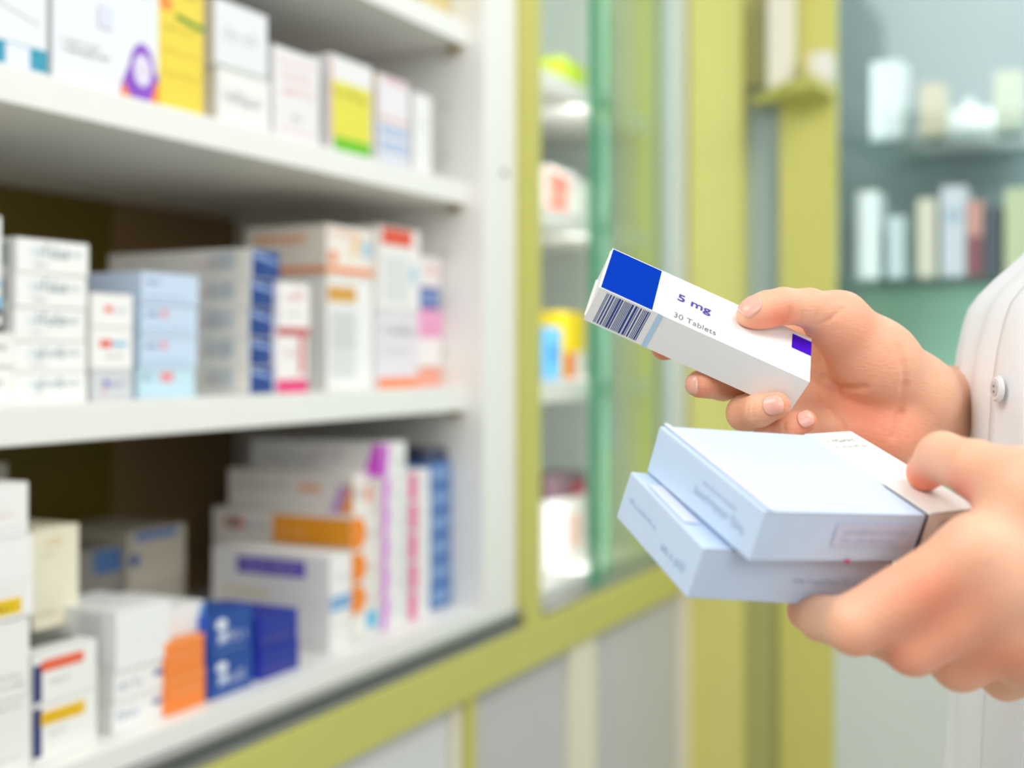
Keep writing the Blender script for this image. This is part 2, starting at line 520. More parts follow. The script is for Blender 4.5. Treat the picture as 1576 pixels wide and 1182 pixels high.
# big orange banded box resting on two others
stack(428, 475, .828, Zm, [600, 503, 428], .02, ['f0ece8', 'f3eeea'],
      [[('r', 'F', 0, 0, 1, .22, 'e2497f'), ('r', 'F', .7, .3, .9, 1, 'd88a8c'), ('r', 'F', 0, .92, 1, 1, 'd46d6f'), ('t', 'F', .25, .6, .6, .7, 'd9aaa6')],
       [('r', 'F', 0, 0, 1, .07, 'd46d6f'), ('t', 'F', .2, .62, .8, .82, 'dd8f96'), ('t', 'F', .2, .3, .7, .4, 'bfc0c6')]], '',
      'pink and white boxes beside the navy ends', labels=['lower white box with pink foot and red edge', 'upper white box with pink writing beside the navy ends'])
stack(503, 573, .85, Zm, [598, 422], .10, 'efeeea',
      [('r', 'F', .02, .78, .62, .92, 'd9a24a'), ('r', 'F', .08, .1, .62, .72, 'd9dad8'), ('t', 'F', .1, .6, .6, .64, 'b5b5b5'), ('t', 'F', .1, .5, .6, .54, 'b5b5b5'), ('t', 'F', .1, .4, .6, .44, 'b5b5b5')],
      'tall white box with ochre label under the orange banded box', None)
stack(503, 573, .85, Zm + (ZonY(503, 422, .85) - ZonY(503, 598, .85)) + .0005, [422, 342], .12, 'f3e9de',
      [('r', 'F', 0, .06, 1, .2, 'f0935c'), ('r', 'L', 0, .06, 1, .2, 'f09a66'), ('t', 'F', .05, .8, .7, .92, 'f3b28e'), ('r', 'L', .1, .65, .75, .82, 'f6c3a4'),
       ('p', 'F', [(.5, .45), (.62, .45), (.72, .85), (.6, .85)], 'efc88a'), ('d', 'F', .85, .6, .09, .2, '9fcbe0'), ('d', 'F', .12, .38, .1, .12, 'f09c72')],
      'cream box with orange band and coloured marks on top of the tall one', None)
stack(583, 645, .842, Zm, [590, 468, 338], .09, ['e4dfe4', 'f0efe9'],
      [[('r', 'F', 0, 0, 1, .13, 'f28a55'), ('t', 'F', .15, .68, .85, .82, 'a3a0aa'), ('t', 'F', .15, .45, .7, .52, 'c2bcc6')],
       [('r', 'F', .05, .78, .8, .98, 'e4573c'), ('d', 'F', .85, .45, .1, .13, 'b6d3e2'), ('r', 'F', .1, .1, .7, .65, 'dededd')]], '',
      'boxes beside the orange banded carton', labels=['lavender grey box with orange foot under the red labelled box', 'white box with red label at its top edge on the middle shelf'])
stack(649, 691, .845, Zm, [586, 556, 466, 385], .07, ['f4a58c', 'f2eeea', 'efe9e6'],
      [[('t', 'F', .2, .3, .8, .6, 'f8c9b8')], [('r', 'F', 0, .5, 1, 1, 'f0a7cc'), ('t', 'F', .4, .6, .8, .75, 'cf86b0')],
       [('r', 'F', .05, 0, .95, .42, '3f5da4'), ('r', 'F', .3, .08, .9, .34, '7e92c4'), ('t', 'F', .45, .68, .9, .85, 'f0b5b2')]], '',
      'last stack at the right end of the middle shelf', labels=['flat salmon box at the right end of the middle shelf', 'white box with pink upper half near the right cabinet wall', 'white box with navy blue label, topmost near the right cabinet wall'])
# ---- upper shelf
yu = .815
stack(-60, 68, yu, Zu, [110, -75], .09, 'e9ebec', [('r', 'F', 0, .03, 1, .23, '3a9ab4'), ('r', 'F', .48, .03, .78, .22, 'e6e9f2'), ('p', 'F', [(0, .62), (.9, .44), (.9, .455), (0, .635)], 'c3c6cc')],
      'white box with teal foot at the left end of the upper shelf', None)
stack(78, 240, yu, Zu, [128, -78], .08, 'e9ebee',
      [('p', 'F', [(.60, 0), (.63, .12), (.70, .27), (.82, .47), (.88, .30), (1, .24), (1, 0)], '8d4fc6'),
       ('p', 'F', [(.61, .0), (.645, .13), (.70, .03), (.80, 0)], 'f98a1e'), ('p', 'F', [(.80, 0), (.88, .05), (.94, .18), (1, .18), (1, 0)], 'f98a1e'),
       ('d', 'F', .83, .22, .13, .25, '8d4fc6'), ('d', 'F', .83, .25, .09, .13, 'e3ddf0'), ('t', 'F', .76, .235, .9, .26, 'eab49a'),
       ('t', 'F', .07, .31, .42, .345, '8f9394'), ('t', 'F', .08, .245, .5, .285, '6f7475'), ('r', 'F', .4, .5, .53, .68, 'dcdfee'), ('t', 'F', .3, .86, .9, .92, 'b7aeb0')],
      'large white box with violet and orange flower emblem on the upper shelf', None)
stack(243, 313, yu, Zu, [168, -80], .07, 'eed24a',
      [('r', 'F', 0, 0, 1, 1, 'efd548'), ('p', 'F', [(.38, .58), (1, .545), (1, .585), (.38, .62)], '4f8c1e'), ('d', 'F', .17, .66, .15, .05, 'f0913f'),
       ('t', 'F', .2, .74, .9, .84, 'b59a35'), ('t', 'F', .1, .5, .8, .53, 'c9b03a'), ('t', 'F', .1, .36, .9, .38, 'd3ba3f'), ('t', 'F', .1, .22, .9, .24, 'd3ba3f')],
      'bright yellow box with dark green bar on the upper shelf', None)
stack(334, 414, yu, Zu, [192, 106, 0], .09, ['eceae6', 'e6e7e8'],
      [[('t', 'F', .12, .42, .8, .62, '9a9d9f')], [('t', 'F', .15, .45, .8, .62, 'b9bfca'), ('r', 'F', 0, .015, 1, .04, '9ab08c')]], '',
      'pair of white boxes right of the yellow box', labels=['lower white box with grey word right of the yellow box', 'upper white box with faint print right of the yellow box'])
stack(423, 492, yu, Zu, [212, 70], .085, 'eae6e6',
      [('t', 'F', .2, .66, .88, .76, 'eeb9b0'), ('t', 'F', .2, .5, .85, .6, 'f0b3a5'), ('t', 'F', .4, .22, .62, .3, 'a5a5a5'), ('r', 'F', .1, .09, .9, .11, 'f0c6c8'), ('r', 'F', .1, .85, .9, .87, 'f0c6c8')],
      'white box with pale pink lettering in the middle of the upper shelf', None)
oo = stack(408, 470, .90, Zu + .08, [110, 62], .10, '8f97ab', [('r', 'F', .05, .2, .9, .9, '5f6b8c'), ('d', 'F', .75, .35, .2, .3, 'c9cdd6')],
      'slate blue box lying behind the pink lettered box on the upper shelf', None)
stack(400, 470, .90, Zu, [190, 108], .10, 'd9d6d2', [('r', 'F', .0, .8, .3, .95, 'b0705f')], 'pale box under the slate blue box at the back of the upper shelf', None)
stack(508, 572, yu, Zu, [232, 82], .085, 'e9e7e6',
      [('r', 'F', .05, .16, .96, .74, 'e4dc4c'), ('r', 'F', .08, .0, .96, .16, '72c020'), ('t', 'F', .1, .58, .9, .68, 'a8a23a'), ('r', 'F', 0, .05, .045, .95, 'f3b39a'), ('r', 'L', .5, .02, .78, .92, 'a5dcee')],
      'white box with yellow and green lower front and light blue side stripe', None)
stack(583, 630, yu + .005, Zu, [250, 110], .06, 'e9e4e6',
      [('r', 'F', 0, .5, 1, .53, 'dba39a'), ('r', 'F', .05, .34, .95, .44, 'a9bddb'), ('r', 'F', .05, .16, .95, .28, 'b2c3de'), ('r', 'F', .05, .05, .9, .1, 'c9d3e6'), ('r', 'F', .2, .93, .9, .97, 'ecb7bd'), ('r', 'L', 0, .52, 1, 1, 'f3e0cc')],
      'white box with three light blue bands on the upper shelf', None)
stack(636, 664, yu + .01, Zu, [262, 135], .06, 'ecebe9', [('t', 'F', .2, .6, .8, .66, 'cfd0d2')], 'narrow plain white box last before the right wall on the upper shelf', None)
# ---- top shelf
stack(655, 698, .83, z_top[0], [16, -120], .08, 'd9c98a', [('r', 'F', .1, .3, .9, .8, 'bfa65a')], 'ochre box just showing on the top shelf', None)
# ---- lowest shelf
yl = .80
stack(-75, 48, yl, Zl, [1222, 1097, 968, 835], .11, ['eceae4', 'efeee9', 'f0efec'],
      [[('t', 'F', .2, .86, .85, .92, 'a9aaa8'), ('t', 'F', .5, .2, .9, .24, 'c9c9c6')], [('t', 'F', .45, .24, .92, .3, 'b5b6b4'), ('t', 'F', .45, .12, .92, .18, 'a5a6a4')],
       [('r', 'F', .35, .06, .84, .26, 'f2cb1b'), ('t', 'F', .4, .11, .8, .21, '6b5f2a'), ('t', 'F', .5, .36, .85, .39, 'd9d9a8'), ('r', 'F', .4, .48, 1, .485, 'd6d6d2')]], '',
      'large white cartons at the left end of the lowest shelf', labels=['lowest large white carton at the left end of the bottom shelf', 'large white carton with grey lines under the yellow labelled one', 'large white carton with bright yellow label at the left frame edge'])
stack(-60, 46, yl, Zl + (ZonY(-75, 835, yl) - ZonY(-75, 1222, yl)) + .0004, [833, 748], .11, 'efeeea',
      [('t', 'F', .5, .38, .8, .44, 'e8b2a4'), ('t', 'F', .3, .12, .95, .16, 'b9b9b4')], 'white carton with thin red print on top of the left carton stack', None)
s8 = stack(52, 150, .803, Zl, [1182, 1092, 1012], .10, ['f0efe9', 'f0efe9'],
      [[('r', 'F', .0, .1, .13, .95, '1f2c6a'), ('r', 'F', .12, .62, .8, .86, 'f2c21c'), ('t', 'F', .18, .68, .72, .8, 'c99b18'), ('t', 'F', .25, .42, .5, .5, 'bfc1c6')],
       [('r', 'F', .0, .05, .13, .78, '1f2c6a'), ('r', 'F', .12, .62, .78, .84, 'ee6440'), ('t', 'F', .18, .67, .7, .78, 'f28f70'), ('t', 'F', .25, .36, .55, .44, 'bfc1c6'),
        ('r', 'T', .02, .2, .95, .95, '3a3f3c'), ('t', 'T', .05, .3, .9, .42, '8c948f'), ('t', 'T', .05, .55, .9, .67, '8c948f')]], '',
      'pair of boxes with navy corners on the lowest shelf', labels=['lower white box with yellow strip and navy corner', 'upper white box with red orange strip, navy corner and black printed top'])
zt = Zl + (ZonY(52, 1012, .803) - ZonY(52, 1182, .803))
stack(50, 122, .866, zt + .0005, [984, 826], .06, 'eee6cc', [('t', 'F', .3, .82, .6, .9, 'e6c27a'), ('t', 'F', .2, .72, .6, .76, 'd8d0b4'), ('t', 'F', .1, .14, .5, .18, 'c9bfa0')],
      'cream coloured upright box standing on the black topped box', None)
stack(176, 258, .806, Zl, [1136, 1090, 1042, 948], .09, ['f1f0ec', 'f1f0ec', 'efefed'],
      [[('t', 'F', .08, .35, .5, .7, 'a6acc9'), ('r', 'F', .74, .5, .9, .7, '6d76ad')], [('t', 'F', .08, .35, .5, .7, 'a6acc9'), ('r', 'F', .74, .5, .9, .7, '6d76ad')],
       [('t', 'T', .1, .3, .9, .36, 'bfc3c4'), ('t', 'T', .1, .5, .9, .56, 'bfc3c4'), ('t', 'T', .1, .7, .9, .76, 'bfc3c4'), ('r', 'L', .5, .1, .8, .9, 'd9dadd')]], '',
      'white boxes with small blue print on the lowest shelf', labels=['lowest slim white box with small violet blue print', 'slim white box with violet blue print under the thick plain one', 'thick plain white box on two slim ones beside the orange boxes'])
stack(258, 316, .802, Zl, [1105, 1048, 992], .012, 'f98a36', [('t', 'F', .15, .5, .85, .68, 'fbb483'), ('t', 'F', .15, .25, .7, .34, 'fba566'), ('r', 'F', 0, .9, 1, 1, 'fba25a')],
      '# bright orange box on the lowest shelf', 'pair of orange boxes on the lowest shelf')
stack(262, 316, .818, Zl, [1096, 1040, 942], .10, ['eeeeec', 'efeeea'], [[('r', 'L', .8, .1, 1, .9, '6fb2de')], [('r', 'F', .85, .7, 1, .95, '5a9bd8')]], '',
      'white boxes behind the orange ones', labels=['lower white box hidden mostly by the orange boxes', 'upper white box rising behind the orange boxes'])
lg = [('r', 'F', 0, 0, 1, 1, '1d4b9a'), ('d', 'F', .28, .74, .13, .13, 'e9edf6'), ('p', 'F', [(.2, .52), (.38, .58), (.42, .36), (.2, .3)], 'cfd8ec'),
      ('t', 'F', .2, .3, .85, .56, 'd3dbee'), ('r', 'F', .15, .1, .85, .13, '7f98cb'), ('r', 'L', .0, 0, 1, 1, '2a5bd0')]
stack(323, 388, .803, Zl, [1080, 1018, 951], .10, '1d4b9a', lg, '# royal blue box with white round emblem', 'royal blue emblem boxes on the lowest shelf')
lg2 = [('r', 'F', 0, 0, 1, 1, '1c2f97'), ('r', 'L', 0, 0, 1, 1, '3b4fd8'), ('t', 'F', .3, .6, .9, .68, '4f61bb'), ('t', 'F', .1, .2, .9, .36, '7d6f9e')]
stack(401, 459, .805, Zl, [1046, 1000, 950], .10, '1c2f97', lg2, '# deep blue box beside the emblem boxes', 'deep blue boxes on the lowest shelf')
# long boxes seen along their sides
yb = .812
stack(508, 540, yb, Zl, [1016, 943, 868], .17, ['efede8', 'f1efec'],
      [[('r', 'F', .0, .85, 1, .97, '62a8de')], [('r', 'L', .22, .5, .8, .85, '6a54c0'), ('t', 'L', .3, .58, .75, .78, 'b6abdf'), ('r', 'L', .1, .08, .5, .14, 'e9d48a'), ('t', 'F', .3, .5, .8, .6, 'c9c9cc'), ('r', 'F', .0, .02, 1, .14, '62a8de')]], '',
      'white boxes with violet label', labels=['lower white box with light blue strip right of the deep blue boxes', 'upper white long box with violet word panel on its side'], jit=.0005)
orF = [('p', 'F', [(0, .02), (.5, .1), (.65, .5), (.5, .9), (0, .98)], 'f58a1c'), ('t', 'F', .72, .3, .95, .6, 'c9c6c2')]
loL = [('d', 'L', .12, .6, .03, .18, 'e2795c'), ('d', 'L', .16, .6, .03, .18, '67b0a2'), ('d', 'L', .2, .6, .03, .18, 'd9594c')]
stack(541, 577, yb + .02, Zl, [1003, 970, 922, 872, 816], .21, 'efebe4',
      [[('r', 'F', .6, .2, 1, 1, '59bfe4')], loL + orF, loL + orF, loL + orF + [('r', 'L', .45, .12, 1, .92, 'fba322'), ('t', 'L', .5, .35, .65, .7, 'fcc27a'), ('t', 'L', .24, .45, .42, .7, 'aab1be')]],
      '# long white box with orange curved end', 'orange ended boxes on the lowest shelf', jit=.0005)
stack(543, 572, yb + .03, Zl + (ZonY(541, 816, yb + .02) - ZonY(541, 1003, yb + .02)) + .0005, [813, 752], .19, 'efe9e1',
      [('t', 'L', .08, .52, .5, .72, 'b5b2ae'), ('r', 'L', .58, .5, .75, .68, 'f6b48e'), ('p', 'L', [(.82, .0), (.9, .0), (.98, .7), (.9, .7)], 'c9a0d8'), ('p', 'L', [(.9, .0), (1, .0), (1, .8), (.97, .7)], 'f9a24e'), ('t', 'F', .1, .4, .45, .7, 'b9b7b2'), ('d', 'F', .75, .45, .12, .2, 'f09a5a')],
      'long pinkish white box topmost on the orange ended stack', None)
mgF = [('p', 'F', [(.0, 0), (.16, 0), (.30, .95), (.05, .95)], 'd23fd6'), ('t', 'F', .5, .35, .85, .6, 'c9c9c7')]
stack(588, 625, yb + .01, Zl, [976, 930, 884, 838, 792, 744, 688], .20, 'ecebe7',
      [mgF, mgF, mgF, mgF, mgF, mgF + [('p', 'L', [(.86, 0), (1, .1), (1, 1), (.94, 1)], 'e25ae2'), ('t', 'L', .1, .4, .5, .6, 'c0b8ba'), ('t', 'L', .5, .5, .7, .8, 'd3b2da')]],
      '# white box with magenta streak at its front edge', 'magenta streaked boxes on the lowest shelf', jit=.0005)
pkF = [('r', 'F', .06, .0, .42, .9, 'e66a9c'), ('t', 'F', .55, .4, .9, .6, 'cfcfcd')]
stack(627, 662, yb + .012, Zl, [960, 915, 870, 822, 776, 730], .06, 'eceae7', pkF, '# white box with pink stripe left of the blue stack', 'pink striped boxes on the lowest shelf', jit=.0004)
blF = [('r', 'F', 0, 0, 1, 1, '3f78bc'), ('r', 'F', .25, .2, .9, .85, '7d9ecb'), ('r', 'F', .25, .02, 1, .1, '2a4f8e'), ('r', 'L', 0, 0, 1, 1, '2f6fb8')]
stack(666, 702, yb + .018, Zl, [940, 904, 866, 828, 790, 752, 714], .06, '3f78bc', blF, '# mid blue box against the right wall of the lowest shelf', 'blue boxes at the right end of the lowest shelf', jit=.0004)
stack(668, 704, yb + .022, Zl + (ZonY(666, 714, yb + .018) - ZonY(666, 940, yb + .018)) + .0005, [712, 692], .06, '2c3550', [('t', 'F', .1, .3, .9, .8, '8a93aa')],
      'flat dark navy box lying on the blue stack', None)
# dim boxes at the back of the lowest shelf
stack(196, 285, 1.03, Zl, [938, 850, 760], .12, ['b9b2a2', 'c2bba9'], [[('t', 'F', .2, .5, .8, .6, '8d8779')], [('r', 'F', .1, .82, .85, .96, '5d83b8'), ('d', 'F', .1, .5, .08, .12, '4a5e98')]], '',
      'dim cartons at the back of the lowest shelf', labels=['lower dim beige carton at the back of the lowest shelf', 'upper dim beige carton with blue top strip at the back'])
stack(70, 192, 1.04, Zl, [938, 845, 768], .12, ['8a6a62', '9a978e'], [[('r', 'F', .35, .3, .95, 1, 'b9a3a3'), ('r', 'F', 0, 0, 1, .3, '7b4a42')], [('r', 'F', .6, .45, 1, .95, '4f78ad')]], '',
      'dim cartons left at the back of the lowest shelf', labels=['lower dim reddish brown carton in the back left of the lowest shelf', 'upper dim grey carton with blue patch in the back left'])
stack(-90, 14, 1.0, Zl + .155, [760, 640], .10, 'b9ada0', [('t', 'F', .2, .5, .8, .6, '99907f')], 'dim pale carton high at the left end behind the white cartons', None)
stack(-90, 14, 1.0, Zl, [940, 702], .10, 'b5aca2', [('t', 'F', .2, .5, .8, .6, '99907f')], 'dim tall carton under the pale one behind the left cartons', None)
# ---- inside the glazed cabinet
yg = .90
stack(842, 888, yg, z_up[0], [300, 216], .08, 'eceae6', [('p', 'F', [(0, .1), (.6, .02), (.7, .85), (0, .95)], 'e4796a'), ('t', 'F', .1, .4, .5, .6, 'f0b0a4')], 'white box with faded red front in the glazed cabinet', None)
stack(892, 930, yg, z_up[0], [298, 226], .08, 'e4e6df', [('t', 'F', .1, .5, .6, .6, 'bfbfb5')], 'plain pale box behind the green glass edge in the glazed cabinet', None)
stack(838, 866, yg, z_mid[0], [562, 480], .07, '5e9ecb', [('r', 'F', .2, .3, .8, .7, '3f7fb4')], 'blue box left in the glazed cabinet beside the yellow one', None)
stack(868, 900, yg, z_mid[0], [560, 455], .07, 'efcf22', [('r', 'F', 0, 0, .5, .4, 'd86a3a'), ('r', 'F', .5, 0, 1, .4, 'e8e4da')], 'yellow box with orange foot in the glazed cabinet', None)
stack(842, 868, yg, ZR1 + .02, [880, 780], .07, 'e9e6e2', [('t', 'F', .2, .6, .8, .7, '9fb7d2')], 'white box at the bottom left of the glazed cabinet', None)
stack(870, 900, yg, ZR1 + .02, [870, 775], .07, 'ece4df', [('r', 'F', .2, .2, .7, .7, 'e9b5a8')], 'white box with salmon print at the bottom of the glazed cabinet', None)
stack(842, 900, yg, ZR1 + .02 + (ZonY(842, 780, yg) - ZonY(842, 880, yg)) + .001, [778, 742], .06, '6d5560', [('r', 'F', .6, 0, 1, .5, 'a8324a')], 'dark plum box lying on two white boxes in the glazed cabinet', None)
stack(864, 900, yg, z_top[0], [78, 10], .07, 'b9d23c', [('r', 'F', 0, 0, 1, .4, 'e6ead0')], 'lime green box high in the glazed cabinet', None)
# ---------------------------------------------------------------- things in and on the tall cabinet


def on_shelf2(pxa, pxb, X, z0, z1, color, label, group=None, name='carton', specs=(), d=.09):
    """box inside the tall cabinet: its front looks towards -X"""
    ya, yb_ = YonX(pxa, X), YonX(pxb, X)
    o = carton(name, ya - yb_, d, z1 - z0, color, list(specs))
    o.location = (X, ya, z0 + .0003)
    o.rotation_euler = (0, 0, -math.pi / 2)
    return set_props(o, label, 'box', group)


zs2 = ZonX(1400, 440) + .018
zs3 = ZonX(1400, 228, XC + .2)
X2 = XC + .12
for a, b_, h, c, lb, sp in (
        (1318, 1352, .17, 'dfe6e8', 'tall pale box left on the lower shelf behind glass', ()),
        (1366, 1392, .12, 'c6d4da', 'short grey blue box beside the tall pale one behind glass', ()),
        (1412, 1440, .15, 'e6dfcc', 'cream box behind glass left of the pale lilac one', ()),
        (1448, 1486, .17, 'dfe3ee', 'pale lilac box behind the tall glass', (('r', 'F', .2, .6, .8, .75, 'b9c6da'),)),
        (1488, 1512, .14, 'e5a79d', 'salmon red box behind the tall glass', (('r', 'F', 0, .0, 1, .55, '9a5f66'),)),
        (1514, 1540, .13, '58606a', 'dark grey box behind the tall glass', ()),
        (1546, 1590, .16, 'd7dfb5', 'pale yellow green box behind the tall glass at the right frame edge', ())):
    on_shelf2(a, b_, X2, zs2, zs2 + h, c, lb, None, 'carton', sp)
for a, b_, h, c, lb in (
        (1340, 1388, .15, 'd5dde1', 'bright white box on the upper shelf behind glass'),
        (1416, 1450, .10, 'd8cdb4', 'beige box on the upper shelf behind glass'),
        (1530, 1572, .11, 'dfe5cf', 'pale green box on the upper shelf behind glass')):
    on_shelf2(a, b_, XC + .10, zs3, zs3 + h, c, lb)
# added white dome in place of an unclear white arch in the glass
mb = MB(); b = bmesh.new()
bmesh.ops.create_uvsphere(b, u_segments=32, v_segments=16, radius=.13)
bmesh.ops.delete(b, geom=[v for v in b.verts if v.co.z < -.001], context='VERTS')
bmesh.ops.solidify(b, geom=b.faces[:], thickness=.004)
for v in b.verts: v.co.z *= .75; v.co.x *= .6
mb.bm(b, mat('f4f6f6', .35, 'white_plastic', .02, 10), True)
dome = mb.build('arch_dome')
dome.location = (XC + .36, YonX(1490, XC + .36), zs3 + .0005)
set_props(dome, 'white dome added in place of a white arch in the tall glass', 'dome')
k = MB(); k.cyl((0, 0, .008 + .0975), (0, 0, 1), .012, .018, mat('f4f6f6', .35, 'white_plastic', .02, 10))
k.build('knob', dome)
# lime bracket shelf between the uprights with its two cream packages
zb0, zb1 = ZonX(1230, 158), ZonX(1230, 142)
br = MB()
ya, yb2 = YonX(1150, XC - .03), YonX(1284, XC - .03)
n0 = [(XC - .004, ya + .0), (XC - .004, yb2), (XC - .13, yb2 + .01), (XC - .11, yb2 + .06)]
br.quad([(x, y, zb1) for x, y in n0], M_lime); br.quad([(x, y, zb0) for x, y in reversed(n0)], M_lime)
for i in range(4):
    a, c = n0[i], n0[(i + 1) % 4]
    br.quad([(a[0], a[1], zb0), (c[0], c[1], zb0), (c[0], c[1], zb1), (a[0], a[1], zb1)], M_lime)
o = br.build('bracket_shelf')
set_props(o, 'small lime green corner shelf fixed between the two uprights', 'shelf')
on_shelf2(1181, 1219, XC - .048, zb1, ZonX(1200, -40, XC - .05), 'e2dccb', 'tall cream carton on the small lime corner shelf', None, 'tall_carton', (), .035)
on_shelf2(1240, 1276, XC - .075, zb1, ZonX(1250, 84, XC - .06), 'e4e0d8', 'short whitish carton on the small lime corner shelf', None, 'short_carton', (('r', 'F', 0, 0, .3, 1, 'dccfa6'),), .05)

# ---------------------------------------------------------------- boxes held in the hands


def held_matrix(O, axes, dims, order):
    """camera-frame pose -> world matrix; local x = box axis a, local z = order dependent"""
    a, b_, c = [np.array(x) for x in axes]
    O = np.array(O)
    if order == 'held':          # local x = a ; local z = b (printed face up side), local y = c
        cols = (a, c, b_)
    def wv(v): return W(*v) - W(0, 0, 0)
    o = W(*O)
    X, Y, Z = [wv(v) for v in (a, b_, -c)]
    # right-handed local frame: x=a, y=b, z=-c ; origin at bottom
    o2 = W(*(O + c * dims[2]))
    M = Matrix(((X.x, Y.x, Z.x, o2.x), (X.y, Y.y, Z.y, o2.y), (X.z, Y.z, Z.z, o2.z), (0, 0, 0, 1)))
    return M


AX_H = [[0.9118, -0.4099, 0.0255], [0.2209, 0.5418, 0.811], [-0.3462, -0.7338, 0.5845]]
AX_B1 = [[0.8886, -0.0767, 0.4523], [-0.3991, 0.3568, 0.8446], [-0.2261, -0.931, 0.2864]]
AX_B2 = [[0.9059, -0.1254, 0.4044], [-0.3377, 0.362, 0.8688], [-0.2554, -0.9237, 0.2856]]
wh = MAT_CARD = mat('f4f4f1', .38, 'held_card', .01, 40)
L_, W_, T_ = .1032, .0368, .0192
root = empty('medicine_box', (0, 0, 0))
root.matrix_world = held_matrix([0.0392, 0.0307, 0.55], AX_H, (L_, W_, T_), 'held')
set_props(root, 'white tablet box with blue end and barcode held in the upper hand', 'medicine box')
mb = MB()
tk = .0004
mb.box(0, 0, T_ - tk, L_, W_, T_, wh); mb.box(0, 0, 0, L_, W_, tk, wh)
mb.box(0, 0, tk, L_, tk, T_ - tk, wh); mb.box(0, W_ - tk, tk, L_, W_, T_ - tk, wh)
prints(mb, [('r', 'T', .004, .012, .247, .985, '0035a6'), ('r', 'T', .247, 0, .292, 1, 'cfe9fb'),
            ('r', 'T', .904, .577, 1, .908, '4a16c4'),
            ('b', 'F', .04, .06, .25, .94, '27408f', 62), ('r', 'F', .278, 0, .301, 1, 'b7d6ee')], L_, W_, T_, .00006, .00003)
for txt, x0, wd, y0, cap, bold, col in (('5 mg', .345, .0168, .485, .0056, .02, '3a1f8f'), ('30 Tablets', .345, .0208, .075, .0042, -.002, '5a5b66')):
    vs, fs = text_polys(txt, wd, cap, bold)
    m_ = mat(col, .5)
    for f in fs:
        mb.quad([(x0 * L_ + vs[i][0], y0 * W_ + vs[i][1], T_ + .00025) for i in f], m_)
mb.build('carton_body', root)
ef = MB(); ef.box(.0006, tk, tk, .0010, W_ - tk, T_ - tk, wh)
ef.box(-.0005, .0012, T_ - .0014, .004, W_ - .0012, T_ - .0010, wh)
ef.box(-.0006, .0022, .0008, .003, W_ - .0022, .0012, wh)
ef.build('end_flap', root)
ef = MB(); ef.box(L_ - .0016, tk, tk, L_ - .0012, W_ - tk, T_ - tk, mat('55534f', .6)); ef.box(L_ - .0010, tk, .0012, L_ - .0006, W_ - tk, T_ - .003, wh)
ef.build('end_flap', root)


def held_box(O, AX, dims, color, specs, label):
    o = carton('medicine_box', dims[0], dims[1], dims[2], color, specs)
    o.matrix_world = held_matrix(O, AX, dims, 'b')
    return set_props(o, label, 'medicine box', None)


held_box([0.0881, -0.0539, 0.43], AX_B1, (.0766, .0734, .0201), 'cbdff6',
         [('t', 'L', .45, .35, .9, .52, 'b9c8e4'), ('t', 'L', .5, .62, .8, .72, 'c4d0e9'), ('r', 'F', .45, .35, .95, .8, 'cbd5ec'), ('t', 'F', .5, .58, .9, .7, 'bcc6e0'), ('t', 'F', .5, .42, .85, .5, 'bcc6e0'), ('d', 'F', .58, .03, .02, .05, 'c24a78'),
          ('r', 'R', 0, 0, 1, 1, '232650'), ('p', 'T', [(.02, .0), (.05, 0), (.05, 1), (.02, 1)], 'e2dff2')],
         'light blue box on top of the pile in the lower hand')
held_box([0.0685, -0.0686, 0.4415], AX_B2, (.086, .062, .0208), 'cadcf3',
         [('t', 'L', .6, .3, .9, .48, 'afc1e2'), ('t', 'L', .1, .5, .5, .6, 'c1d0e9'), ('r', 'T', .02, .3, .1, .8, 'e0e4f4'), ('r', 'R', 0, 0, 1, 1, '2b2f55'), ('t', 'F', .5, .45, .9, .58, 'bccbe6')],
         'light blue box lying askew under the other in the lower hand')
AX_W = [[0.880, 0.02, 0.4745], [-0.3991, 0.3568, 0.8446], None]
a_ = np.array(AX_W[0]); a_ /= np.linalg.norm(a_); b1 = np.array(AX_W[1]); b1 -= a_ * (a_ @ b1); b1 /= np.linalg.norm(b1)
c_ = np.cross(a_, b1)
if c_[1] > 0: c_ = -c_
AXW = [a_.tolist(), b1.tolist(), c_.tolist()]
P0 = np.array([0.0881, -0.0539, 0.43]) + .0784 * np.array(AX_B1[0]) + np.array([0, .0005, .001])
held_box(P0.tolist(), AXW, (.027, .074, .019), 'f3f2ec', [('t', 'T', .2, .86, .8, .9, 'a9b6b0'), ('t', 'T', .2, .78, .8, .82, 'b9c4be'), ('r', 'F', .3, .2, .9, .8, 'd9d4d0')],
         'narrow white box under the thumb of the lower hand')

# ---------------------------------------------------------------- signed-distance modelling of the body


class Field:
    def __init__(self):
        self.base, self.chains, self.cuts = [], [], []
        self.kb, self.kc = .007, .0012


def cone_sd(P, a, ra, b_, rb):
    """distance to a tapered capsule"""
    ba = b_ - a
    l2 = ba @ ba + 1e-12
    pa = P - a
    h = np.clip(pa @ ba / l2, 0, 1)
    d = pa - h[..., None] * ba
    return np.sqrt((d * d).sum(-1)) - (ra + (rb - ra) * h)


def smin(a, b_, k):
    h = np.clip(.5 + .5 * (b_ - a) / k, 0, 1)
    return b_ * (1 - h) + a * h - k * h * (1 - h)


def evalf(F, P):
    d = None
    for (a, ra, b_, rb) in F.base:
        s = cone_sd(P, a, ra, b_, rb)
        d = s if d is None else smin(d, s, F.kb)
    for ch in F.chains:
        e = None
        for (a, ra, b_, rb) in ch:
            s = cone_sd(P, a, ra, b_, rb)
            e = s if e is None else smin(e, s, .0025)
        d = smin(d, e, F.kc)
    for (a, b_, r, k) in F.cuts:
        s = cone_sd(P, a, r, b_, r)
        d = -smin(-d, s, k)
    return d


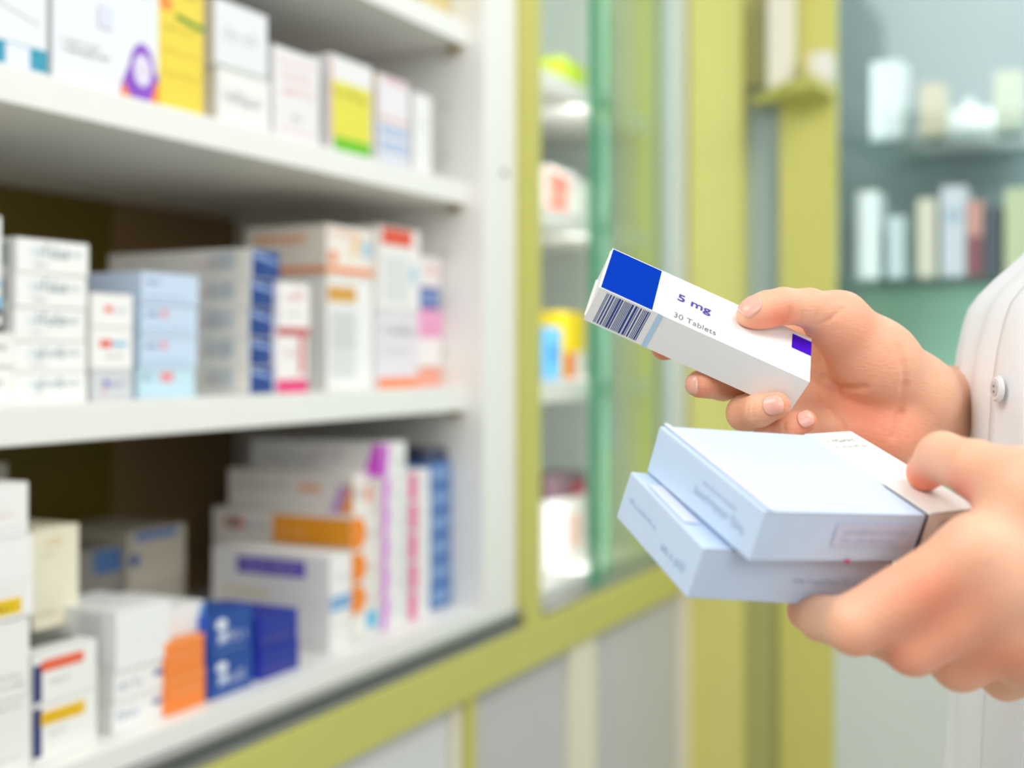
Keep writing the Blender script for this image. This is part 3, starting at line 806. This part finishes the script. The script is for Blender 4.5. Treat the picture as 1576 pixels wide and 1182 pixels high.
def surface_nets(F, lo, hi, h):
    lo = np.array(lo); hi = np.array(hi)
    n = np.ceil((hi - lo) / h).astype(int) + 1
    ax = [lo[i] + h * np.arange(n[i]) for i in range(3)]
    # coarse pass, then only evaluate near the surface
    V = np.empty(n, np.float32)
    for i0 in range(0, n[0], 24):
        i1 = min(n[0], i0 + 24)
        P = np.stack(np.meshgrid(ax[0][i0:i1], ax[1], ax[2], indexing='ij'), -1)
        # evaluate on blocks only where coarse sampling says the surface can be
        V[i0:i1] = 1
        for j0 in range(0, n[1], 24):
            for k0 in range(0, n[2], 24):
                B = P[:, j0:j0 + 24, k0:k0 + 24]
                c = B[B.shape[0] // 2, B.shape[1] // 2, B.shape[2] // 2]
                dc = evalf(F, c[None])[0]
                if abs(dc) > h * 24 * .9 + .012:
                    V[i0:i1, j0:j0 + 24, k0:k0 + 24] = dc
                else:
                    V[i0:i1, j0:j0 + 24, k0:k0 + 24] = evalf(F, B)
    S = V < 0
    c = np.zeros(n - 1, int)
    acc = np.zeros((*(n - 1), 3)); cnt = np.zeros(n - 1)
    off = [(i, j, k) for i in (0, 1) for j in (0, 1) for k in (0, 1)]
    for o in off:
        c += S[o[0]:n[0] - 1 + o[0], o[1]:n[1] - 1 + o[1], o[2]:n[2] - 1 + o[2]]
    act = (c > 0) & (c < 8)
    ia = np.argwhere(act)
    vals = {o: V[ia[:, 0] + o[0], ia[:, 1] + o[1], ia[:, 2] + o[2]].astype(float) for o in off}
    acc = np.zeros((len(ia), 3)); cnt = np.zeros(len(ia))
    for o in off:
        for d in range(3):
            if o[d] == 0:
                q = list(o); q[d] = 1; q = tuple(q)
                va, vb = vals[o], vals[q]
                m = (va < 0) != (vb < 0)
                t = np.where(m, va / np.where(m, va - vb, 1), 0)
                p = np.zeros((len(ia), 3)); p += o; p[:, d] += t
                acc += p * m[:, None]; cnt += m
    vert = lo + h * (ia + acc / cnt[:, None])
    idx = -np.ones(n - 1, int); idx[tuple(ia.T)] = np.arange(len(ia))
    faces = []
    for d in range(3):
        e1, e2 = [(1, 2), (2, 0), (0, 1)][d]
        sl0 = [slice(1, n[i] - 1) for i in range(3)]; sl0[d] = slice(0, n[d] - 1)
        sl1 = list(sl0); sl1[d] = slice(1, n[d])
        A, B = S[tuple(sl0)], S[tuple(sl1)]
        for flip, mm in ((0, A & ~B), (1, ~A & B)):
            g = np.argwhere(mm)
            if not len(g): continue
            base_ = g.copy()
            for i in range(3):
                if i != d: base_[:, i] += 1
            def at(u, v):
                q = base_.copy(); q[:, e1] -= u; q[:, e2] -= v
                return idx[tuple(q.T)]
            qd = np.stack([at(1, 1), at(0, 1), at(0, 0), at(1, 0)], 1)
            if flip: qd = qd[:, ::-1]
            faces.append(qd)
    faces = np.concatenate(faces)
    faces = faces[(faces >= 0).all(1)]
    return vert, faces


def chain(pts, mm=True):
    q = [(cam_pt(p[0], p[1], p[2]), p[3] / 1000.) for p in pts]
    return [(q[i][0], q[i][1], q[i + 1][0], q[i + 1][1]) for i in range(len(q) - 1)]


def chain3(pts):
    q = [(np.array(p[:3]), p[3]) for p in pts]
    return [(q[i][0], q[i][1], q[i + 1][0], q[i + 1][1]) for i in range(len(q) - 1)]


def groove(pts, r, k):
    q = [cam_pt(*p) for p in pts]
    return [(q[i], q[i + 1], r, k) for i in range(len(q) - 1)]


# right hand: palm to the camera, thumb over the box, fingers curled under it
RH = Field(); RH.kb = .009
thumb = [(1151, 485, .567, 5.4), (1163, 481, .569, 7.4), (1181, 476, .571, 8.3), (1205, 471, .573, 8.3), (1245, 474, .578, 8.9), (1290, 496, .588, 13)]
RH.base += chain(thumb[4:])
RH.base += chain([(1290, 497, .590, 14), (1345, 556, .600, 19.5), (1405, 610, .616, 20), (1465, 626, .685, 20.5)])
RH.base += chain([(1268, 655, .602, 12), (1360, 668, .608, 17), (1440, 652, .642, 17)])
RH.base += chain([(1262, 575, .625, 12), (1350, 610, .622, 15)])
RH.base += chain([(1262, 530, .622, 11), (1345, 590, .622, 15)])
RH.base += chain([(1265, 620, .618, 11.5), (1360, 640, .622, 15)])
RH.base += chain3([(*cam_pt(1465, 626, .685)[:2], .685, .0205), (.335, -.050, .80, .026), (.44, -.085, .86, .034)])
idx_f = [(1248, 515, .620, 11), (1130, 508, .618, 8.5), (1062, 526, .612, 7.6), (1022, 534, .606, 6.5)]
mid_f = [(1245, 562, .624, 11), (1162, 582, .616, 8.6), (1112, 592, .594, 7.4), (1077, 591, .570, 6.4)]
rin_f = [(1255, 605, .620, 11), (1165, 628, .600, 9), (1146, 636, .573, 8.1), (1168, 632, .560, 7.2), (1195, 624, .556, 6.2)]
pin_f = [(1265, 642, .612, 10), (1190, 668, .592, 7.6), (1186, 669, .572, 7.0), (1212, 659, .565, 6.3), (1239, 648, .565, 5.3)]
for fng in (idx_f, mid_f, rin_f, pin_f):
    RH.base += chain(fng[:2])
    RH.chains.append(chain(fng))
RH.chains.append(chain(thumb))
def on_skin(F, px, py, t0=.50):
    """where the sight line through a pixel meets the skin"""
    t = t0
    k = np.linalg.norm(cam_pt(px, py, 1.0))
    for _ in range(60):
        d = evalf(F, cam_pt(px, py, t)[None])[0]
        t += d / k * .9
    return t


def crease(F, pts, r=.0007, k=.0014):
    q = [cam_pt(px, py, on_skin(F, px, py) - r * .35) for px, py in pts]
    return [(q[i], q[i + 1], r, k) for i in range(len(q) - 1)]


cr = []
cr += crease(RH, [(1214, 474), (1216, 484), (1212, 494), (1205, 500)], .0007, .0012)
cr += crease(RH, [(1234, 482), (1233, 492), (1228, 500)], .0004, .001)
cr += crease(RH, [(1256, 477), (1255, 488), (1250, 498)], .0004, .001)
cr += crease(RH, [(1262, 499), (1275, 493), (1287, 484), (1296, 474)], .0005, .0016)
cr += crease(RH, [(1253, 577), (1265, 583), (1285, 592), (1305, 597), (1330, 597)], .0007, .0035)
cr += crease(RH, [(1262, 605), (1275, 622), (1290, 640), (1300, 660)], .0005, .002)
cr += crease(RH, [(1384, 533), (1391, 560), (1392, 595), (1386, 635), (1376, 672)], .0004, .0035)
cr += crease(RH, [(1160, 616), (1158, 628), (1160, 642), (1164, 652)], .0004, .001)
cr += crease(RH, [(1153, 618), (1150, 630), (1152, 642)], .0003, .001)
cr += crease(RH, [(1208, 648), (1206, 658), (1209, 666)], .0004, .001)
RH.cuts = cr

# left hand: its back to the camera, thumb on top, fingers under the pile
LH = Field(); LH.kb = .010
thumbL = [(1424, 727, .487, 7.4), (1450, 704, .477, 9.6), (1500, 722, .462, 10.6), (1580, 762, .445, 15)]
LH.base += chain(thumbL[2:])
idxL = [(1505, 850, .437, 11.8), (1316, 961, .442, 10.6), (1264, 952, .462, 8.2), (1240, 941, .476, 7.2)]
midL = [(1545, 905, .437, 12.2), (1406, 992, .446, 10.8), (1350, 975, .470, 8.4), (1320, 960, .486, 7.4)]
rinL = [(1575, 965, .440, 12), (1478, 1018, .458, 10.6), (1425, 992, .482, 8.2)]
pinL = [(1610, 1005, .445, 12), (1548, 1040, .474, 9), (1495, 1012, .492, 7.6)]
for fng in (idxL, midL, rinL, pinL):
    LH.base += chain(fng[:2])
    LH.chains.append(chain(fng))
LH.chains.append(chain(thumbL))
LH.base += chain([(1505, 850, .437, 11.8), (1650, 850, .445, 21)])
LH.base += chain([(1545, 905, .437, 12.2), (1660, 880, .448, 22)])
LH.base += chain([(1575, 965, .442, 12), (1665, 930, .450, 22)])
LH.base += chain([(1610, 1008, .448, 12), (1680, 980, .452, 20)])
LH.base += chain([(1580, 762, .445, 15), (1650, 850, .448, 21)])
LH.base += chain3([(*cam_pt(1665, 900, .450)[:2], .45, .024), (.255, -.10, .448, .023), (.36, -.14, .45, .031), (.46, -.16, .47, .038)])

# neck, head and legs are coarse, they are outside the photograph
BD = Field(); BD.kb = .03
CR, CF = .349, .578
HX = CR + .075                     # the head stands above the shoulders
BD.base += chain3([(HX + .01, .20, CF, .060), (HX + .005, .27, CF, .056), (HX - .005, .33, CF, .054)])
BD.base += chain3([(HX - .01, .36, CF, .075), (HX + .01, .42, CF, .092)])
BD.base += chain3([(HX - .09, .375, CF, .012), (HX - .075, .40, CF, .012)])
BD.base += chain3([(HX - .05, .335, CF, .040), (HX - .015, .35, CF, .06)])
for s_ in (-1, 1):
    BD.base += chain3([(HX + .015, .385, CF + s_ * .092, .014), (HX + .015, .365, CF + s_ * .088, .010)])

fields = [(RH, (.055, -.20, .53), (.46, .075, .92), .00125), ]
vs_all, fs_all, n0_ = [], [], 0


def add_net(F, lo, hi, h):
    global n0_
    v, f = surface_nets(F, lo, hi, h)
    # polish: project vertices on to the smooth field
    for _ in range(2):
        e = h * .5
        d = evalf(F, v)
        g = np.stack([evalf(F, v + np.eye(3)[i] * e) - d for i in range(3)], 1) / e
        v = v - g * (d / np.maximum((g * g).sum(1), .2))[:, None]
    vs_all.append(v); fs_all.append(f + n0_); n0_ += len(v)


add_net(RH, (.060, -.075, .535), (.262, .072, .72), .0010)
add_net(LH, (.100, -.165, .415), (.275, -.005, .515), .0011)
RA = Field(); RA.kb = .01; RA.base = RH.base[:]
add_net(BD, (.28, .12, .45), (.58, .54, .75), .006)
vb = np.concatenate(vs_all); fb = np.concatenate(fs_all)


def to_world(v): return np.stack([v[:, 0] * SI + v[:, 2] * CO, -v[:, 0] * CO + v[:, 2] * SI, H + v[:, 1]], 1)


person = empty('person', tuple(W(CR, -H, CF)), 'person in a white buttoned coat holding medicine boxes in both hands', 'person')
ploc = np.array(person.location)
me = bpy.data.meshes.new('body')
me.from_pydata((to_world(vb) - ploc).tolist(), [], fb[:, ::-1].tolist())
me.polygons.foreach_set('use_smooth', [True] * len(me.polygons))
# flushed patches of the skin
fl_c = [(1200, 494, .566, 9, .9), (1078, 598, .566, 8, .7), (1200, 622, .552, 7, .7), (1246, 647, .561, 6, .7), (1150, 640, .566, 10, .35), (1365, 670, .595, 22, .6),
        (1300, 640, .595, 18, .35), (1280, 480, .58, 16, .25), (1330, 540, .582, 18, .3), (1225, 662, .562, 10, .5), (1160, 500, .565, 6, .5), (1022, 545, .6, 10, .8),
        (1420, 745, .482, 10, 1.0), (1490, 765, .455, 12, .7), (1400, 900, .43, 18, .25), (1360, 1020, .44, 14, .5), (1450, 940, .425, 14, .5), (1530, 1010, .44, 20, .5), (1235, 950, .47, 8, .5)]
fl = np.zeros(len(vb))
for px, py, t, r, s_ in fl_c:
    d2 = ((vb - cam_pt(px, py, t)) ** 2).sum(1)
    fl += s_ * np.exp(-d2 / (r / 1000.) ** 2)
att = me.attributes.new('flush', 'FLOAT', 'POINT')
att.data.foreach_set('value', np.clip(fl, 0, 1).astype(np.float32))
sk = bpy.data.materials.new('skin'); sk.use_nodes = True
nt = sk.node_tree; b = nt.nodes['Principled BSDF']
at = nt.nodes.new('ShaderNodeAttribute'); at.attribute_name = 'flush'
tc = nt.nodes.new('ShaderNodeTexCoord')
nz = nt.nodes.new('ShaderNodeTexNoise'); nz.inputs['Scale'].default_value = 55; nz.inputs['Detail'].default_value = 4
nt.links.new(tc.outputs['Object'], nz.inputs['Vector'])
ad = nt.nodes.new('ShaderNodeMath'); ad.operation = 'MULTIPLY_ADD'; ad.inputs[1].default_value = .5; ad.inputs[2].default_value = -.16
nt.links.new(nz.outputs['Fac'], ad.inputs[0])
a2 = nt.nodes.new('ShaderNodeMath'); a2.operation = 'ADD'; a2.use_clamp = True
nt.links.new(ad.outputs[0], a2.inputs[0]); nt.links.new(at.outputs['Fac'], a2.inputs[1])
mx = nt.nodes.new('ShaderNodeMix'); mx.data_type = 'RGBA'
mx.inputs['A'].default_value = (*srgb('efbd9c'), 1); mx.inputs['B'].default_value = (*srgb('ee8a6c'), 1)
nt.links.new(a2.outputs[0], mx.inputs['Factor']); nt.links.new(mx.outputs['Result'], b.inputs['Base Color'])
b.inputs['Roughness'].default_value = .5
b.inputs['Subsurface Weight'].default_value = .35
b.inputs['Subsurface Radius'].default_value = (1.0, .35, .2)
b.inputs['Subsurface Scale'].default_value = .004
b.inputs['Specular IOR Level'].default_value = .35
mp = nt.nodes.new('ShaderNodeMapping'); mp.inputs['Scale'].default_value = (260, 260, 900)
mp.inputs['Rotation'].default_value = (.5, .3, .6)
nt.links.new(tc.outputs['Object'], mp.inputs['Vector'])
n2 = nt.nodes.new('ShaderNodeTexNoise'); n2.inputs['Scale'].default_value = 1; n2.inputs['Detail'].default_value = 3
nt.links.new(mp.outputs[0], n2.inputs['Vector'])
bp = nt.nodes.new('ShaderNodeBump'); bp.inputs['Strength'].default_value = .6; bp.inputs['Distance'].default_value = .0005
nt.links.new(n2.outputs['Fac'], bp.inputs['Height']); nt.links.new(bp.outputs['Normal'], b.inputs['Normal'])
me.materials.append(sk)
body = bpy.data.objects.new('body', me); COL.objects.link(body); body.parent = person
M_nail = mat('eeb09c', .25, 'nail', .02, 200)
M_tip = mat('f3cdb8', .3, 'nail_tip', .02, 200)


def nail(F, px, py, t, nrm, ldir, width, length, label):
    """thin plate that follows the fingertip; nrm and ldir in the camera frame"""
    c = cam_pt(px, py, t)
    n = np.array(nrm, float); n /= np.linalg.norm(n)
    l = np.array(ldir, float); l -= n * (l @ n); l /= np.linalg.norm(l)
    s_ = np.cross(l, n)
    mb = MB()
    NU, NV = 14, 16
    grid = np.zeros((NV + 1, NU + 1, 3)); thick = np.zeros((NV + 1, NU + 1))
    for j in range(NV + 1):
        v = -1 + 2 * j / NV
        wv = max(.02, 1 - abs(v) ** 2.6) ** .5 if v < 0 else max(.02, 1 - abs(v) ** 5) ** .4
        for i in range(NU + 1):
            u = -1 + 2 * i / NU
            vv = v * (1 - .06 * u * u)
            p = c + s_ * u * wv * width / 2000. + l * vv * length / 2000.
            grid[j, i] = p + n * .012
            thick[j, i] = max(0., 1 - max(abs(u), abs(v)) ** 6)
    P = grid.reshape(-1, 3)
    for _ in range(40):
        P = P - n * (evalf(F, P) - .0001)[:, None] * .85
    P = P + n * (.00010 + .00022 * thick.reshape(-1, 1))
    tipm = [j >= NV * .90 for j in range(NV + 1)]
    Pw = to_world(P) - ploc
    G = Pw.reshape(NV + 1, NU + 1, 3)
    nw = (to_world(n[None]) - to_world(np.zeros((1, 3))))[0]
    for j in range(NV):
        for i in range(NU):
            mb.quad([G[j, i], G[j, i + 1], G[j + 1, i + 1], G[j + 1, i]], M_tip if tipm[j] else M_nail, True)
    o = mb.build('fingernail', person)
    md = o.modifiers.new('w', 'WELD'); md.merge_threshold = 1e-6
    so = o.modifiers.new('s', 'SOLIDIFY'); so.thickness = .0004; so.offset = 0
    return o


nail(RH, 1155, 473, .565, (-.30, .72, -.62), (-.92, -.30, -.2), 10.5, 11.5, '')
nail(RH, 1067, 592, .568, (-.86, -.10, -.50), (-.25, -.10, -.9), 9, 9, '')
nail(RH, 1189, 624, .552, (.0, -.05, -1), (1, .22, 0), 8.8, 9, '')
nail(RH, 1240, 645, .560, (.05, .02, -1), (1, .40, 0), 7.4, 7.8, '')
nail(LH, 1424, 712, .489, (-.25, .80, .55), (-1, -.45, .1), 12, 12, '')
# slim ring on the ring finger
rc = (cam_pt(1165, 628, .600) * .75 + cam_pt(1255, 605, .620) * .25)
rd = cam_pt(1165, 628, .600) - cam_pt(1255, 605, .620); rd /= np.linalg.norm(rd)
b = bmesh.new()
M_ring = mat('d9d6c4', .2, 'silver_ring', .02, 100, 1.0)
mb = MB()
q = (W(*rd) - W(0, 0, 0)).to_track_quat('Z', 'Y')
cw = W(*rc) - Vector(ploc)
R0, r0 = .0102, .0008
for i in range(40):
    for j in range(8):
        pts = []
        for a, c in ((i, j), (i + 1, j), (i + 1, j + 1), (i, j + 1)):
            A, B = 2 * math.pi * a / 40, 2 * math.pi * c / 8
            pts.append(cw + q @ Vector(((R0 + r0 * math.cos(B)) * math.cos(A), (R0 + r0 * math.cos(B)) * math.sin(A), r0 * 1.2 * math.sin(B))))
        mb.quad(pts, M_ring, True)
mb.build('ring', person)

# ---- coat
M_coat = mat('f4f6f8', .8, 'coat_cloth', .02, 400, bump=.2)
M_button = mat('e9e9ea', .3, 'button', .01, 50)


def front_shift(u):
    tab = [(-1.0, -.02), (-.45, -.014), (-.20, -.005), (-.10, .000), (-.017, .000), (.003, .004), (.022, .0105), (.042, .0225), (.064, .040), (.10, .062), (.16, .075), (.24, .085)]
    for (a, x), (b_, y) in zip(tab, tab[1:]):
        if a <= u <= b_:
            s_ = (u - a) / (b_ - a); return x + (y - x) * s_
    return tab[0][1] if u < tab[0][0] else tab[-1][1]


NA, NZ = 180, 130
ANG = math.radians(169)          # direction the person faces in the (right, forward) plane: left, slightly to the camera
Fd = np.array([math.cos(ANG), -math.sin(math.radians(11))]); Fd = np.array([-.982, -.19])
Sd = np.array([-.19, .982])


def coat_pt(a, u, off=0.0):
    """a: angle, 0 = front centre; u: height above the camera"""
    wdt = .165
    if u > .12: wdt = .165 + .02 * math.sin((u - .12) / .12 * math.pi * .5)
    if u > .20: wdt *= max(.30, 1 - ((u - .20) / .075) ** 1.6 * .72)
    if u < -.2: wdt += (-.2 - u) * .06
    back = .105 + (.02 if u < -.25 else 0)
    fr = .112 - front_shift(u)
    dpt = fr if math.cos(a) > 0 else back
    if u > .20: dpt = dpt * max(.45, 1 - ((u - .20) / .075) ** 2 * .5)
    ca, sa = math.cos(a), math.sin(a)
    ex = .88
    x = dpt * math.copysign(abs(ca) ** ex, ca); y = wdt * math.copysign(abs(sa) ** ex, sa)
    fold = .0022 * math.sin(a * 9 + u * 14) * (.4 + .6 * math.sin(u * 7 + 1) ** 2) + .0012 * math.sin(a * 23 - u * 31)
    fold *= min(1, abs(a) * 3)
    x += (off + fold) * ca; y += (off + fold) * sa
    lean = .62 * min(max(0, u - .03), .09)
    return np.array([CR + lean + Fd[0] * x + Sd[0] * y, u, CF + Fd[1] * x + Sd[1] * y])


def pw(p): return W(*p) - Vector(ploc)


mb = MB()
us = [-.72 + (.27 + .72) * j / NZ for j in range(NZ + 1)]
gridp = [[pw(coat_pt(2 * math.pi * i / NA, u)) for i in range(NA)] for u in us]
base_i = len(mb.v)
k = mb.mi(M_coat)
for row in gridp: mb.v += [tuple(p) for p in row]
for j in range(NZ):
    for i in range(NA):
        mb.f.append((j * NA + i, (j + 1) * NA + i, (j + 1) * NA + (i + 1) % NA, j * NA + (i + 1) % NA)); mb.m.append(k); mb.s.append(True)
coat = mb.build('coat', person)
so = coat.modifiers.new('s', 'SOLIDIFY'); so.thickness = .0015; so.offset = -1
# placket
mb = MB()
pl = [(-.07, .0002), (-.066, .0018), (.10, .0022), (.118, .0008), (.12, .0)]
for j in range(NZ - 6):
    for (a0, o0), (a1, o1) in zip(pl, pl[1:]):
        n_s = 5
        for s_ in range(n_s):
            A0 = a0 + (a1 - a0) * s_ / n_s; A1 = a0 + (a1 - a0) * (s_ + 1) / n_s
            O0 = o0 + (o1 - o0) * s_ / n_s; O1 = o0 + (o1 - o0) * (s_ + 1) / n_s
            rip = lambda A, u: .0012 * math.sin(u * 55 + A * 9) * (1 if abs(A) < .1 else .4)
            mb.quad([pw(coat_pt(.15 - A0, us[j], O0 + rip(A0, us[j]))), pw(coat_pt(.15 - A1, us[j], O1 + rip(A1, us[j]))), pw(coat_pt(.15 - A1, us[j + 1], O1 + rip(A1, us[j + 1]))), pw(coat_pt(.15 - A0, us[j + 1], O0 + rip(A0, us[j + 1])))], M_coat, True)
o = mb.build('placket', coat)
md = o.modifiers.new('w', 'WELD'); md.merge_threshold = 1e-5
for ub in (.165, .075, -.0155, -.115, -.205, -.295, -.385):
    p0 = coat_pt(.14, ub, .0042); p1 = coat_pt(.14, ub, .03)
    nn = W(*(p1 - p0)) - W(0, 0, 0)
    mb = MB(); c = pw(p0)
    mb.cyl(c, nn, .0062, .0016, M_button, 28)
    nu = nn.normalized()
    mb.cyl(c + nu * .0010, nu, .0062, .0010, M_button, 28, .0052)
    mb.cyl(c + nu * .0014, nu, .0036, .0007, mat('d0d0d4', .35), 24)
    for sx in (-1, 1):
        mb.cyl(c + nu * .0016 + Vector((0, 0, sx * .0013)), nu, .0006, .001, mat('8a8a92', .6), 8)
    mb.build('button', coat)
# collar
mb = MB()
for sgn in (-1, 1):
    prev = None
    for i in range(15):
        a = sgn * (.12 + i * .19)
        top = W(CR + .080 + (-.068) * math.cos(a), .285 - .03 * math.cos(a), CF + .066 * math.sin(a)) - Vector(ploc)
        bot = pw(coat_pt(a, .205 - .05 * max(0, math.cos(a)), .004))
        if prev: mb.quad([prev[0], prev[1], bot, top], M_coat, True)
        prev = (top, bot)
o = mb.build('collar', coat); so = o.modifiers.new('s', 'SOLIDIFY'); so.thickness = .002


def tube_sleeve(pts, name):
    SF = Field(); SF.kb = .02; SF.base = chain3(pts)
    P = np.array([p[:3] for p in pts]); r = max(p[3] for p in pts) + .02
    v, f = surface_nets(SF, P.min(0) - r, P.max(0) + r, .004)
    # folds across the sleeve, and an open cuff at the wrist end
    a, b_ = P[0], P[1]
    ax = (b_ - a) / np.linalg.norm(b_ - a)
    h = (v - a) @ ax
    fk = f
    v = v + (np.sin(v[:, 0] * 95 + v[:, 1] * 60)[:, None] * .0012)
    m = bpy.data.meshes.new(name)
    m.from_pydata((to_world(v) - ploc).tolist(), [], fk[:, ::-1].tolist())
    m.polygons.foreach_set('use_smooth', [True] * len(m.polygons)); m.materials.append(M_coat)
    bm_ = bmesh.new(); bm_.from_mesh(m)
    pc = to_world((a + ax * .004)[None])[0] - ploc; pn = to_world(ax[None])[0] - to_world(np.zeros((1, 3)))[0]
    bmesh.ops.bisect_plane(bm_, geom=bm_.verts[:] + bm_.edges[:] + bm_.faces[:], plane_co=Vector(pc), plane_no=Vector(pn), clear_inner=True); bm_.to_mesh(m); bm_.free()
    o = bpy.data.objects.new(name, m); COL.objects.link(o); o.parent = coat
    so = o.modifiers.new('s', 'SOLIDIFY'); so.thickness = .0015
    return o


tube_sleeve([(.262, -.036, .725, .030), (.335, -.050, .80, .036), (.45, -.07, .84, .046), (.46, .04, .82, .052), (.462, .17, .775, .056)], 'sleeve')
tube_sleeve([(.262, -.105, .449, .033), (.36, -.14, .452, .041), (.45, -.155, .46, .048), (.42, .0, .44, .053), (.44, .17, .44, .056)], 'sleeve')
# hair
HF = Field(); HF.kb = .03
HF.base = chain3([(HX + .035, .45, CF, .088), (HX + .04, .40, CF, .085), (HX + .065, .32, CF, .05)])
v, f = surface_nets(HF, (HX - .1, .22, CF - .15), (HX + .2, .6, CF + .15), .006)
m = bpy.data.meshes.new('hair'); m.from_pydata((to_world(v) - ploc).tolist(), [], f[:, ::-1].tolist())
m.polygons.foreach_set('use_smooth', [True] * len(m.polygons)); m.materials.append(mat('3a2a20', .5, 'hair', .15, 80))
o = bpy.data.objects.new('hair', m); COL.objects.link(o); o.parent = person
# trousers and shoes
TF = Field(); TF.kb = .02
for s_ in (-1, 1):
    TF.base += chain3([(CR, -.38, CF + s_ * .07, .085), (CR, -.72, CF + s_ * .085, .062), (CR + .005, -H + .09, CF + s_ * .09, .045)])
v, f = surface_nets(TF, (CR - .14, -H + .03, CF - .2), (CR + .14, -.27, CF + .2), .008)
m = bpy.data.meshes.new('trousers'); m.from_pydata((to_world(v) - ploc).tolist(), [], f[:, ::-1].tolist())
m.polygons.foreach_set('use_smooth', [True] * len(m.polygons)); m.materials.append(mat('4a4d55', .8, 'trouser_cloth', .05, 200))
o = bpy.data.objects.new('trousers', m); COL.objects.link(o); o.parent = person
for s_ in (-1, 1):
    SF = Field(); SF.kb = .02
    SF.base = chain3([(CR + .03, -H + .042, CF + s_ * .09, .040), (CR - .09, -H + .034, CF + s_ * .10, .032)])
    v, f = surface_nets(SF, (CR - .16, -H - .01, CF + s_ * .09 - .08), (CR + .1, -H + .12, CF + s_ * .09 + .08), .005)
    v[:, 1] = np.maximum(v[:, 1], -H + .0005)
    m = bpy.data.meshes.new('shoe'); m.from_pydata((to_world(v) - ploc).tolist(), [], f[:, ::-1].tolist())
    m.polygons.foreach_set('use_smooth', [True] * len(m.polygons)); m.materials.append(mat('e4e4e2', .5, 'shoe_leather', .03, 100))
    o = bpy.data.objects.new('shoe', m); COL.objects.link(o); o.parent = person
